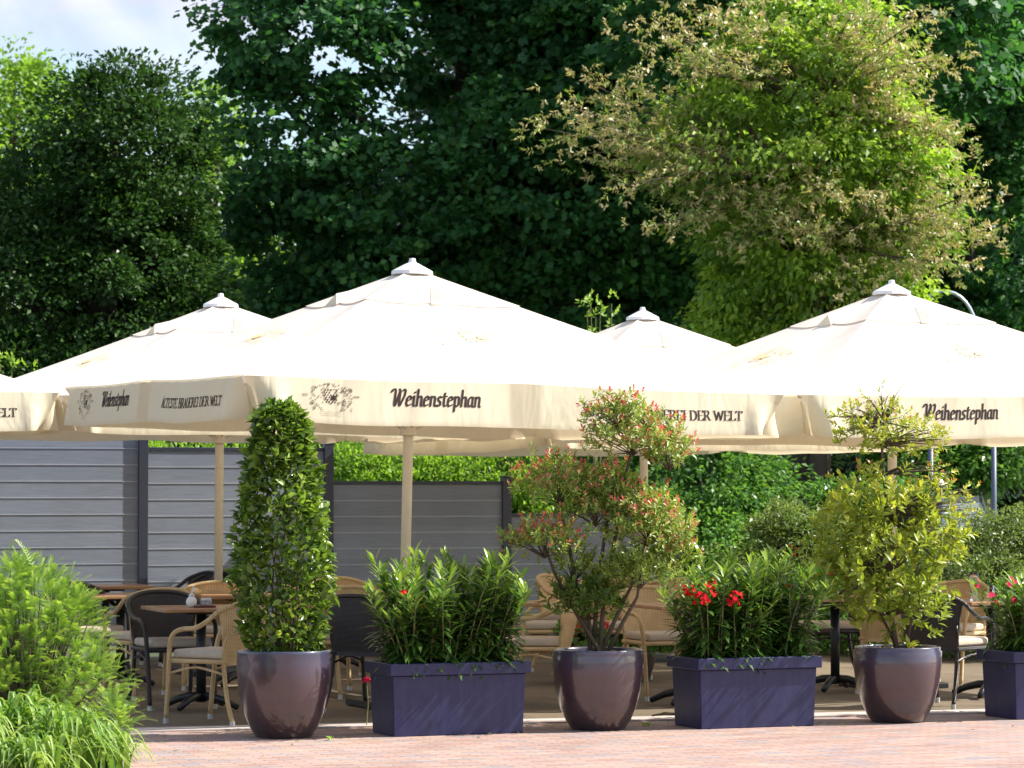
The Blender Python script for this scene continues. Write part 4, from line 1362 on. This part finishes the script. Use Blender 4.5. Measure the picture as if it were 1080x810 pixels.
# ------------------------------------------------------------------ yew and grass at the left front corner
def yew():
    Y = 18.6
    base = Vector((PX(30, Y), Y, 0))
    root = thing('yew_bush', 'light green yew bush with feathery shoots in the left corner', 'bush', base)
    s = Y / F
    blobs = []
    for px, py, rx, ry, dy in ((28, 690, 62, 70, 0), (72, 690, 40, 60, -.05), (40, 640, 44, 40, 0), (95, 730, 38, 46, -.15), (18, 625, 30, 36, 0), (120, 762, 26, 28, -.2), (5, 740, 60, 50, -.1), (70, 655, 34, 34, 0), (-30, 680, 50, 80, 0)):
        c = at(px, py, Y + dy) - base
        blobs.append((tuple(c), (rx * s, rx * s * 1.1, ry * s)))
    n = 2700
    C, NO = blob_points(blobs, n, .55, zmin=.03)
    n = len(C)
    D = unit(NO * .9 + np.array([.15, 0, .5]) + rng.normal(size=(n, 3)) * .35)
    # feathery leaders at the top
    m = 46
    tx = np.array([at(px, py, Y) - base for px, py in zip(rng.normal(25, 17, m), rng.normal(612, 12, m))])
    tx[:, 1] += rng.normal(size=m) * .1
    C = np.concatenate([C, tx]); D = np.concatenate([D, unit(np.stack([rng.normal(.25, .5, m), rng.normal(0, .4, m), np.full(m, .9)], 1))])
    ln = np.concatenate([.10 + .07 * rng.random(n), .15 + .13 * rng.random(m)])
    k = 12
    N_ = len(C)
    idx = np.repeat(np.arange(N_), k * 2); t = np.tile(np.repeat(np.arange(k) / k, 2), N_); sd = np.tile([1, -1], N_ * k)
    sag = np.array([0, 0, -1.0])
    upv = unit(np.cross(np.cross(D, np.array([0, 0, 1.0]) + rdir(N_) * .3), D)); side = np.cross(D, upv)
    P = C[idx] + D[idx] * (ln[idx] * t)[:, None] + sag * (ln[idx] * t * t * .28)[:, None]
    A = side[idx] * sd[:, None] * .9 + D[idx] * (.55 + .5 * t)[:, None] + upv[idx] * .15 + rng.normal(size=(len(idx), 3)) * .08
    Ls = .027 * (1.1 - .6 * t) * (.8 + .4 * rng.random(len(idx)))
    br = rng.random(N_)
    r = np.clip(.1 + .45 * br[idx] + .5 * t, 0, 1)
    leaves('needles', T_NEEDLE, P, A, upv[idx], Ls, .0042, r, M['yew'], root)
    mb = MB()
    for q in C[rng.choice(len(C), 200, replace=False)]:
        q = Vector(q); st = Vector((q.x * .3, q.y * .3, max(0, q.z * .3)))
        mb.tube(branch_path(st, q, .06, 3), [.012, .008, .005, .003], 5)
    mb.tube([(0, 0, 0), (0, 0, .5)], .03, 8)
    mb.build('branches', M['bark'], root, smooth=True)


yew()


def grass():
    mounds = [(-2.72, 17.3, .72), (-2.42, 17.0, .62), (-2.90, 16.8, .62), (-2.25, 17.25, .44), (-2.55, 16.55, .46)]
    labs = ['arching grass clump at the left edge, below the yew', 'arching grass clump in front of the middle of the yew', 'arching grass clump in the bottom left corner', 'small arching grass clump nearest the brick paving', 'low arching grass clump at the bottom edge of the photo']
    for (x, y, sz), lab in zip(mounds, labs):
        n = int(300 * sz)
        a = rng.random(n) * 6.283
        sp = .25 + .75 * rng.random(n)
        h = sz * (.60 + .50 * rng.random(n)); rch = sz * .62 * sp
        B = np.stack([rng.normal(0, .06, n), rng.normal(0, .06, n), np.zeros(n)], 1)
        K = 9
        V = []; rn = []
        t = np.linspace(0, 1, K)
        tint = rng.random(n)
        for i in range(K):
            tt = t[i]
            rad = rch * tt ** 1.3; z = h * (1.9 * tt - 1.25 * tt ** 2 * (1.0 + .35 * sp))
            z = np.maximum(z, .01)
            c = B + np.stack([rad * np.cos(a), rad * np.sin(a), z], 1)
            w_ = .0135 * (1 - tt ** 2.2) * (.5 + .7 * tint) + .0008
            sd = np.stack([-np.sin(a), np.cos(a), 0 * a], 1) * w_[:, None]
            up = np.array([0, 0, .004])
            V.append(np.stack([c - sd + up, c, c + sd + up], 1)); rn.append(np.tile(np.clip(tint * .7 + .3 * tt, 0, 1)[:, None], (1, 3)))
        V = np.stack(V, 1)  # n,K,3,3
        rn = np.stack(rn, 1)
        base = (np.arange(n) * K * 3)[:, None]
        fl = []
        for i in range(K - 1):
            for j in (0, 1):
                fl += [i * 3 + j, i * 3 + j + 1, (i + 1) * 3 + j + 1, (i + 1) * 3 + j]
        polys = (base + np.array(fl)[None, :]).ravel()
        o = nmesh('grass_clump', V.reshape(-1, 3), polys, [4] * (n * (K - 1) * 2), M['grass'], rn.ravel())
        o.location = (x, y, 0)
        tag(o, lab, 'grass clump', 'light green arching grass clumps')


grass()
# planting bed under yew and grass
sheet('planting_bed', [(-6, 15.2), (-2.45, 15.2), (-2.3, 17.2), (-2.3, 18.5), (-2.7, 19.3), (-6, 19.0)], 0.006, M['soil'])

# ------------------------------------------------------------------ trees and shrubs of the park
def B(px, py, Y, rx, ry, rd=None):
    """ellipsoid seen at (px,py) with pixel radii at distance Y"""
    s = Y / F
    c = at(px, py, Y)
    return (tuple(c), (rx * s, (rd if rd is not None else (rx + ry) / 2 * s), ry * s))


def gbase(px, Y):
    return (PX(px, Y), Y, 0.0)


# dark evergreen on the left
tree('evergreen_tree', 'dense dark evergreen tree filling the left side behind the fence', 'tree', gbase(110, 42),
     [B(120, 300, 42, 120, 130), B(135, 170, 42, 78, 105), B(60, 240, 42, 85, 95), B(172, 260, 42.5, 46, 110), B(130, 290, 43.2, 60, 60), B(120, 220, 43.2, 60, 60), B(20, 330, 41.5, 90, 110), B(190, 360, 41.5, 50, 70), B(95, 130, 42, 50, 50), B(30, 420, 41, 90, 80), B(150, 430, 41, 90, 80)],
     M['holly'], M['bark_dark'], .28, at(120, 150, 42), 860, 140, .42, .09, .55, shell=.55, droop=.1, lo=.0)
# light trees behind it
tree('lime_tree', 'sunlit light green tree showing behind the evergreen at the left edge', 'tree', gbase(10, 62),
     [B(15, 150, 62, 75, 85), B(-30, 220, 62, 80, 120), B(60, 200, 63, 40, 110), B(20, 300, 62, 80, 100), B(10, 100, 62, 40, 40)],
     M['lime'], M['bark'], .25, at(15, 120, 62), 260, 90, .7, .13, .6, group='light green trees far behind')
tree('lime_tree', 'sunlit light green tree in the gap between the two dark trees', 'tree', gbase(215, 60),
     [B(215, 210, 60, 50, 110), B(225, 130, 61, 30, 40), B(240, 310, 60, 60, 90), B(300, 280, 62, 90, 80), B(205, 400, 60, 90, 80)],
     M['lime'], M['bark'], .25, at(215, 160, 60), 220, 90, .7, .13, .6, group='light green trees far behind')
# great dark broadleaf, reaches well above the frame
tree('broadleaf_tree', 'huge deep green broadleaf tree overhanging the parasols from the centre back', 'tree', gbase(470, 46),
     [B(330, 40, 44, 105, 70), B(300, 150, 44, 75, 90), B(300, 270, 44.5, 70, 90), B(420, 230, 44, 110, 100), B(560, 180, 44, 110, 110), B(510, 50, 45.5, 115, 80), B(640, 60, 44.5, 120, 90), B(420, 330, 45, 130, 70), B(600, 310, 45, 130, 80), B(700, 200, 45, 100, 140), B(520, -130, 46, 240, 120), B(760, -60, 46, 200, 120), B(380, -90, 45, 160, 80)],
     M['maple'], M['bark_dark'], .45, at(480, -60, 46), 1350, 135, .62, .10, .95, tpl=T_MAPLE, droop=.5, flat=.35, shell=.5, limbs=46, gaps=[(348, 60, 30, 17, .04), (318, 32, 18, 12, .06), (378, 68, 16, 10, .06), (222, 60, 16, 14, .2), (262, 30, 14, 12, .2), (300, 52, 10, 8, .2), (410, 62, 14, 7, .2), (436, 22, 12, 9, .2), (330, 80, 10, 10, .2), (400, 118, 8, 6, .2), (425, 30, 12, 8, .25), (222, 200, 18, 80, .15), (245, 300, 22, 50, .3), (280, 220, 16, 20, .5)])
tree('broadleaf_tree', 'second deep green broadleaf tree filling the back right behind the bronze tree', 'tree', gbase(1038, 47),
     [B(1040, 60, 47, 110, 110), B(960, 180, 48, 100, 130), B(1060, 260, 47.5, 70, 120), B(880, 60, 48, 130, 110), B(1000, 350, 48, 110, 90), B(1000, -110, 47, 220, 110)],
     M['maple'], M['bark_black'], .34, at(1036, -60, 47), 650, 130, .62, .10, .95, tpl=T_MAPLE, droop=.5, flat=.35, shell=.5, limbs=20)
# bronze and green tree in front of them
s36 = 37.0
tree('green_tree', 'sunlit fresh green tree in the midst of the bronze shoots above the right parasol', 'tree', gbase(850, 39),
     [B(840, 110, 38, 105, 85), B(800, 160, 37.5, 115, 60), B(850, 40, 38.5, 90, 55), B(905, 180, 38, 85, 90), B(840, 240, 38, 95, 85), B(950, 240, 38, 55, 60), B(780, 290, 38, 40, 50), B(880, 320, 38, 110, 50), B(835, 360, 38.5, 100, 50)],
     M['inner'], M['bark'], .20, at(850, 80, 38.5), 430, 110, .40, .10, .5, droop=.6, flat=.55, var=.6, tip=.3, shell=.62, limbs=30, lo=-.05)


def bronze_sprays():
    base = Vector(gbase(850, 39.2))
    root = thing('bronze_shrub_tree', 'airy bronze leaved tree whose long shoots spread left and right over the parasols', 'tree', base)
    P = []; D = []
    mb = MB()
    ends = [(570, 140), (585, 110), (600, 165), (640, 175), (620, 90), (650, 120), (665, 20), (690, 60), (700, 35), (672, 90), (720, 10), (905, 10), (940, 5), (975, 20), (985, 60), (950, 50), (1000, 60), (1000, 150), (1020, 160), (1035, 200), (1025, 240), (990, 140), (1010, 190), (1000, 230), (1040, 250), (985, 290), (1010, 280), (760, 20), (800, 0),
            (700, 200), (720, 230), (690, 240), (740, 60), (665, 140), (640, 140), (960, 180), (970, 220), (650, 200), (615, 130), (890, 30), (930, 90), (880, 110), (760, 200), (860, 250), (900, 260), (830, 230), (800, 210), (850, 160), (780, 260), (930, 200), (700, 160), (745, 180), (870, 200), (960, 120), (990, 250), (905, 300)]
    hub = [at(830, 200, 38) - base, at(860, 120, 38) - base, at(880, 260, 38) - base]
    for (px, py) in ends:
        e = at(px + random.uniform(-6, 6), py + random.uniform(-6, 6), 36.9 + random.uniform(-.7, .6)) - base
        h = min(hub, key=lambda q: (q - e).length)
        pth = branch_path(h, e, .10, 8)
        mb.tube(pth, [.03, .026, .022, .018, .015, .012, .009, .007, .004], 5)
        for k in range(4, 9):
            for j in range(11):
                q = pth[k] + Vector((random.gauss(0, .17), random.gauss(0, .17), random.gauss(-.02, .10)))
                P.append(tuple(q)); D.append((random.gauss(0, .6) + .3 * (e.x - h.x) / 2, random.gauss(0, .6), random.gauss(.1, .4)))
    P = np.array(P); D = np.array(D)
    Pq, A, N, Ls, r = shoots(P, D, 10, .072, .13, np.full(len(P), .9), np.full(len(P), .25))
    r = np.clip(np.repeat(rng.random(len(P)) ** .9, 10) * .70 + .35 * rng.random(len(r)) + .02, 0, 1)
    leaves('crown', T_FAR, Pq, A + np.array([0, 0, -.35]), N, Ls, Ls * .40, r, M['bronze'], root)
    mb.tube([(0, 0, 0), tuple(hub[0] * .6), tuple(hub[1])], [.16, .12, .05], 8)
    mb.build('trunk', M['bark'], root, smooth=True)


bronze_sprays()

# trunks seen under the canopies
def trunk_tree(px, Y, r, col, lab, lean=0):
    root = thing('tree', lab, 'tree', gbase(px, Y))
    mb = MB(); mb.tube([(0, 0, 0), (lean * .3, 0, 1.5), (lean * .6, 0, 3), (lean, 0, 6), (lean, 0, 9)], [r * 1.3, r, r * .95, r * .85, r * .6], 12)
    for k in range(10):
        a = k * 1.9; z = 4.5 + k * .45
        mb.tube(branch_path((lean, 0, z), (lean + 1.6 * math.cos(a), 1.6 * math.sin(a), z + .9), .1, 4), [r * .3, r * .22, r * .15, r * .1, r * .04], 6)
    mb.build('trunk', col, root, smooth=True)
    blobs = [((lean, 0, 8.4), (2.6, 2.2, 2.0)), ((lean + 1.2, .3, 7.4), (1.5, 1.5, 1.2)), ((lean - 1.3, .2, 7.2), (1.5, 1.5, 1.2))]
    C, (P, A, N, Ls, Ws, rr_) = clumps(blobs, 170, 70, .6, .13, .9, droop=.4, flat=.4)
    leaves('crown', T_MAPLE, P, A, N, Ls, Ws, rr_, M['maple'], root)


trunk_tree(857, 41, .14, M['bark'], 'brown trunk with flaking bark standing behind the yellow green potted tree', .1)
trunk_tree(815, 43, .11, M['bark_dark'], 'slim dark trunk left of the brown trunk under the right parasol', -.2)

# hedge behind the fence
def bush(name, lab, cat, px, Y, blobs, m, ncl, per, crad, leaf, width, group=None, **kw):
    return tree(name, lab, cat, gbase(px, Y), blobs, m, M['bark'], .05, (PX(px, Y), Y, max(b[0][2] for b in blobs) - .1), ncl, per, crad, leaf, width, limbs=14, group=group, zmin=.02, **kw)


hd = []
for i, px in enumerate(range(-40, 600, 36)):
    hd.append(B(px, 515 + 6 * math.sin(i * 2.1) + (8 if px > 430 else 0), 34.5 + .01 * px / 4, 30, 46))
bush('hedge', 'bright green leafy hedge running behind the grey fence', 'hedge', 280, 34.5, hd, M['lime'], 620, 95, .26, .07, .42, shell=.55, droop=-.5, tip=.2)
# green shrubs right of the fence
bush('shrub', 'tall mid green shrub behind the cloud shrub and the second oleander', 'shrub', 740, 36,
     [B(740, 520, 36, 60, 60), B(700, 560, 35.5, 50, 50), B(780, 500, 36.5, 45, 50), B(760, 590, 35.5, 60, 50), B(650, 520, 37, 60, 60), B(800, 550, 36.5, 35, 50)],
     M['mid'], 330, 100, .32, .075, .5, group='shrubs behind the terrace')
bush('shrub', 'yellowish feathery shrub left of the yellow green potted tree', 'shrub', 820, 31,
     [B(825, 590, 31, 42, 42), B(800, 610, 30.8, 36, 34), B(850, 610, 30.8, 40, 40), B(825, 555, 31, 22, 24), B(870, 580, 31, 30, 36)],
     M['olive'], 260, 100, .20, .05, .34, group='shrubs behind the terrace', tip=.2)
bush('shrub', 'glossy green shrub below the right parasol, beside the grey post', 'shrub', 1010, 38,
     [B(1020, 480, 38, 50, 40), B(1060, 470, 38, 40, 34), B(985, 500, 38, 40, 36), B(960, 470, 38.5, 50, 36), B(1000, 440, 38.5, 70, 30)],
     M['mid'], 230, 90, .30, .09, .5, group='shrubs behind the terrace')
bush('rounded_shrub', 'broad rounded olive green shrub at the right edge behind the tables', 'shrub', 1045, 29.5,
     [B(1050, 590, 29.5, 62, 52), B(1005, 600, 29.3, 40, 46), B(1090, 580, 29.6, 50, 52), B(1030, 630, 29, 70, 50), B(950, 610, 29.5, 40, 46)],
     M['olive'], 420, 110, .17, .042, .36, group='shrubs behind the terrace', tip=.25)
bush('ivy_bank', 'low dark shrub bank below the trees behind the right hand tables', 'shrub', 880, 30.5,
     [B(880, 650, 30.2, 80, 50), B(960, 655, 30, 70, 45), B(800, 655, 30.4, 60, 45), B(720, 650, 30.6, 60, 50), B(660, 640, 30.8, 50, 45), B(1040, 660, 29.8, 60, 40)],
     M['mid'], 300, 80, .22, .06, .5, group='shrubs behind the terrace')
bush('shrub', 'leafy green shrub in the shade behind the table right of the second oleander', 'shrub', 895, 31.5,
     [B(890, 560, 32, 40, 50), B(910, 610, 31.6, 40, 50), B(860, 630, 31.4, 34, 40), B(950, 560, 32, 40, 50)],
     M['mid'], 240, 90, .26, .07, .5, group='shrubs behind the terrace')
# sprigs rising behind the parasols
def sprig(px, py, Y, lab, n=26, up=1.0):
    base = at(px, py + 10, Y); gb = Vector((base.x, Y, 0))
    root = thing('young_shoot', lab, 'plant', gb, 0, 'lime green shoots behind the parasols')
    mb = MB(); C = []; D = []
    for k in range(6):
        e = Vector((random.uniform(-.22, .22), random.uniform(-.1, .1), base.z + random.uniform(.0, .32) * up))
        pth = branch_path((random.uniform(-.05, .05), 0, 0), e, .02, 10)
        mb.tube(pth, [.014 - .001 * q for q in range(11)], 5)
        for q in (7, 8, 9, 10):
            for j in range(3):
                C.append(tuple(pth[q] + Vector((random.gauss(0, .05), random.gauss(0, .05), random.gauss(0, .06))))); D.append((random.gauss(0, .6), random.gauss(0, .5), .7))
    Pq, A, N, Ls, r = shoots(np.array(C), np.array(D), 6, .07, .08, np.full(len(C), .8), np.full(len(C), .4))
    leaves('leaves', T_FAR, Pq, A, N, Ls, Ls * .5, r, M['lime'], root)
    mb.build('stem', M['stem'], root)


sprig(632, 338, 33.2, 'lime green leafy shoot rising between the two middle parasols')
sprig(10, 398, 33.5, 'lime green leafy shoot at the far left above the left parasol', up=.9)
# far woodland closing the view
def wood():
    blobs = []
    for i in range(34):
        px = 262 + i * 27 + random.uniform(-15, 15)
        hi = 330 if px < 330 else (200 if px < 450 else 60)
        for py in range(hi, 560, 70):
            blobs.append(B(px, py + random.uniform(-15, 15), 66 + random.uniform(-3, 3), 42, 55))
    C, (P, A, N, Ls, Ws, r) = clumps(blobs, 2300, 60, .9, .26, .8, droop=.3, flat=.6, shell=.3)
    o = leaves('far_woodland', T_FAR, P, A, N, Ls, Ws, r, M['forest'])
    tag(o, 'dark far woodland seen between the nearer trees', 'woodland', kind='stuff')


wood()
def undergrowth():
    blobs = []
    for i in range(40):
        px = -100 + i * 34
        blobs.append(B(px, 540, 52 + random.uniform(-2, 2), 34, 60))
        blobs.append(B(px, 480, 54 + random.uniform(-2, 2), 34, 60))
    C, (P, A, N, Ls, Ws, r) = clumps(blobs, 700, 70, .5, .16, .6, zmin=.0)
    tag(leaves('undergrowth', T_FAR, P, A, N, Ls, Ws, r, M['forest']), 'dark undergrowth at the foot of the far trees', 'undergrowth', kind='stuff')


undergrowth()

# ------------------------------------------------------------------ lamp, posts, parked car, small things
lp = thing('street_lamp', 'swan neck street lamp whose pale arc shows right of the right parasol', 'street lamp', gbase(1031, 40))
zt = at(1031, 330, 40).z
mb = MB(); mb.tube([(0, 0, 0), (0, 0, zt - .3)], .05, 12); mb.build('post', M['lamp_metal'], lp, smooth=True)
mb = MB(); mb.tube([(0, 0, zt - .3)] + [(-.42 + .42 * math.cos(a), 0, zt - .3 + .58 * math.sin(a)) for a in np.linspace(.1, 2.2, 12)], .022, 10); mb.build('arm', M['lamp_metal'], lp, smooth=True)
mb = MB(); mb.lathe([(0, .08), (.04, .07), (.13, 0), (.0, -.02)], 16); mb.build('lamp_head', M['lamp_metal'], lp, loc=(-.68, 0, zt + .10))
M['bluegrey'] = simple('blue_grey_paint', (0.10, 0.12, 0.18), 0.4, var=.05)
for px, lab in ((981.5, 'blue grey post behind the yellow green potted tree'), (1048, 'blue grey post rising from the rounded shrub at the right')):
    p = thing('metal_post', lab, 'post', gbase(px, 33), 0, 'blue grey posts beside the car park')
    mb = MB(); mb.tube([(0, 0, 0), (0, 0, 2.25)], .028, 12); mb.build('shaft', M['bluegrey'], p, smooth=True)
    mb = MB(); mb.lathe([(.034, 2.24), (.034, 2.27), (0, 2.30)], 12); mb.build('cap', M['bluegrey'], p)
bl = thing('bollard_light', 'bollard light with cream dome and dark collar by the parked car', 'bollard light', gbase(990, 31.5))
z = at(990, 512, 31.5).z
mb = MB(); mb.tube([(0, 0, 0), (0, 0, z - .03)], .045, 12); mb.build('shaft', M['bluegrey'], bl)
mb = MB(); mb.tube([(0, 0, z - .04), (0, 0, z)], .075, 16); mb.build('collar', M['post'], bl)
mb = MB(); mb.lathe([(.055, z), (.055, z + .03), (.035, z + .06), (0, z + .07)], 16); mb.build('dome', M['pole'], bl, smooth=True)


def car():
    root = thing('parked_car', 'silver parked car whose roof shows behind the yellow green potted tree', 'car', (PX(984, 36), 37, 0), R(83))
    sil = simple('silver_car_paint', (0.42, 0.44, 0.48), 0.25, metal=.6, var=.02, coat=1)
    prof = [(-2.1, .35), (-2.15, .7), (-2.0, .88), (-1.3, .98), (-.75, 1.42), (-.2, 1.50), (.7, 1.48), (1.45, 1.05), (2.0, .98), (2.12, .7), (2.1, .35)]
    mb = MB(); n = len(prof)
    vs = []
    for y, k in ((-.85, 1), (-.6, 1), (.6, 1), (.85, 1)):
        for x, zz in prof:
            vs.append((x, y if zz < 1.0 else y * .82, zz))
    fs = []
    for r_ in range(3):
        for i in range(n - 1):
            fs.append((r_ * n + i, r_ * n + i + 1, (r_ + 1) * n + i + 1, (r_ + 1) * n + i))
    fs += [tuple(range(n)), tuple(range(3 * n, 4 * n))[::-1]]
    mb.add(vs, fs); mb.build('body', sil, root, bevel=.03)
    dg = simple('dark_car_glass', (0.02, 0.025, 0.03), 0.08, var=.02)
    for a, b in ((-.68, -.02), (.04, .68)):
        mb = MB(); mb.add([(a - .28 if a < -.5 else a, -.72, 1.02), (b + (.5 if b > .5 else 0), -.72, 1.02), (b, -.704, 1.40), (a, -.704, 1.40)], [(0, 1, 2, 3)]); mb.build('side_window', dg, root)
    for x in (-1.35, 1.35):
        for y in (-.82, .82):
            mb = MB(); mb.tube([(x, y - .1, .32), (x, y + .1, .32)], .32, 20); w_ = mb.build('wheel', M['iron'], root)
            mb = MB(); mb.tube([(x, y - .11, .32), (x, y + .11, .32)], .2, 16); mb.build('rim', M['alu'], w_)


car()


# geraniums beyond the middle pot
def geranium(px, Y, lab):
    root = thing('geranium_pot', lab, 'potted flower', (PX(px, Y), Y, 0.006), 0, 'low pots of red geraniums')
    mb = MB(); mb.lathe([(0, 0), (.13, 0), (.19, .20), (.2, .24), (.17, .24), (.16, .20), (0, .2)], 22); mb.build('pot', simple('dark_clay', (.06, .04, .035), .6), root, smooth=True)
    C, NO = blob_points([((0, 0, .36), (.24, .22, .16))], 180, .4)
    P, A, N, Ls, r = shoots(C, NO + np.array([0, 0, .5]), 3, .06, .03, np.full(len(C), .5), np.full(len(C), .2))
    leaves('leaves', T_NEAR, P, A, N, Ls, Ls * .9, r, M['mid'], root)
    fb = MB()
    for k in range(6):
        c = Vector((random.uniform(-.2, .2), random.uniform(-.2, .0), random.uniform(.38, .52)))
        for j in range(12):
            d = Vector((random.gauss(0, 1), random.gauss(0, 1), random.gauss(0, 1))).normalized()
            flower(fb, c + d * .03, d, .014)
    fb.build('flowers', M['red'], root)


geranium(614, 25.4, 'low pot of red geraniums left of the photinia stems')
geranium(668, 25.9, 'low pot of red geraniums right of the photinia stems')
# fallen pink blossom and leaves
fb = MB()
for k in range(7):
    d = Vector((random.gauss(0, .7), random.gauss(0, .7), abs(random.gauss(0, .6)))).normalized()
    flower(fb, d * .02, d, .025)
o = fb.build('pink_blossom', M['pink'], None, loc=(PX(387, 21.0), 21.0, .30))
fb2 = MB(); fb2.tube([(0, 0, -.29), (.01, 0, -.15), (0, 0, 0)], .004, 5); fb2.build('stalk', M['stem'], o)
tag(o, 'single pink blossom on a thin stalk left of the first trough', 'flower')
n = 60
u = rng.random(n) * 9 - 4; v = -rng.random(n) * 3.2 - .02
Pl = np.array([(kpt(a, b)[0], kpt(a, b)[1], .006) for a, b in zip(u, v * rng.random(n))])
tag(leaves('scattered_leaves', T_NEAR, Pl, rdir(n) * [1, 1, .15], np.tile([0, 0, 1.0], (n, 1)) + rdir(n) * .25, .035, .018, rng.random(n), M['olive']),
    'few small fallen leaves scattered on the brick paving', 'fallen leaves', kind='stuff')
for (a_, b_, lab) in ((1.98, -.42, 'tiny weed growing at the left foot of the middle trough'), (-.32, -.95, 'tiny weed between the bricks in front of the left round pot'), (.95, -.62, 'tiny weed between the bricks left of the middle pot')):
    x_, y_ = kpt(a_, b_)
    nW = 14; th = rng.random(nW) * 6.28
    AW = np.stack([np.cos(th), np.sin(th), .5 + rng.random(nW)], 1)
    ow = leaves('weed', T_NEAR, rng.normal(size=(nW, 3)) * [.012, .012, 0], AW, np.tile([0, 0, 1.0], (nW, 1)), .035, .014, .5 + .5 * rng.random(nW), M['lime'])
    ow.location = (x_, y_, .003); tag(ow, lab, 'weed', 'small weeds in the paving')
q = kpt(2.35, .12)
mb = MB()
mb.tube([(-.14, 0, .02), (-.05, .01, .035), (.06, -.01, .03), (.15, 0, .018)], [.006, .012, .010, .004], 6)
mb.tube([(-.02, 0, .03), (.05, .03, .04), (.11, .05, .02)], [.006, .007, .003], 6)
tag(mb.build('fallen_twig', M['bark'], None, loc=(q[0], q[1], 0.006)), 'dry brown twig lying on the kerb between trough and right pot', 'twig')
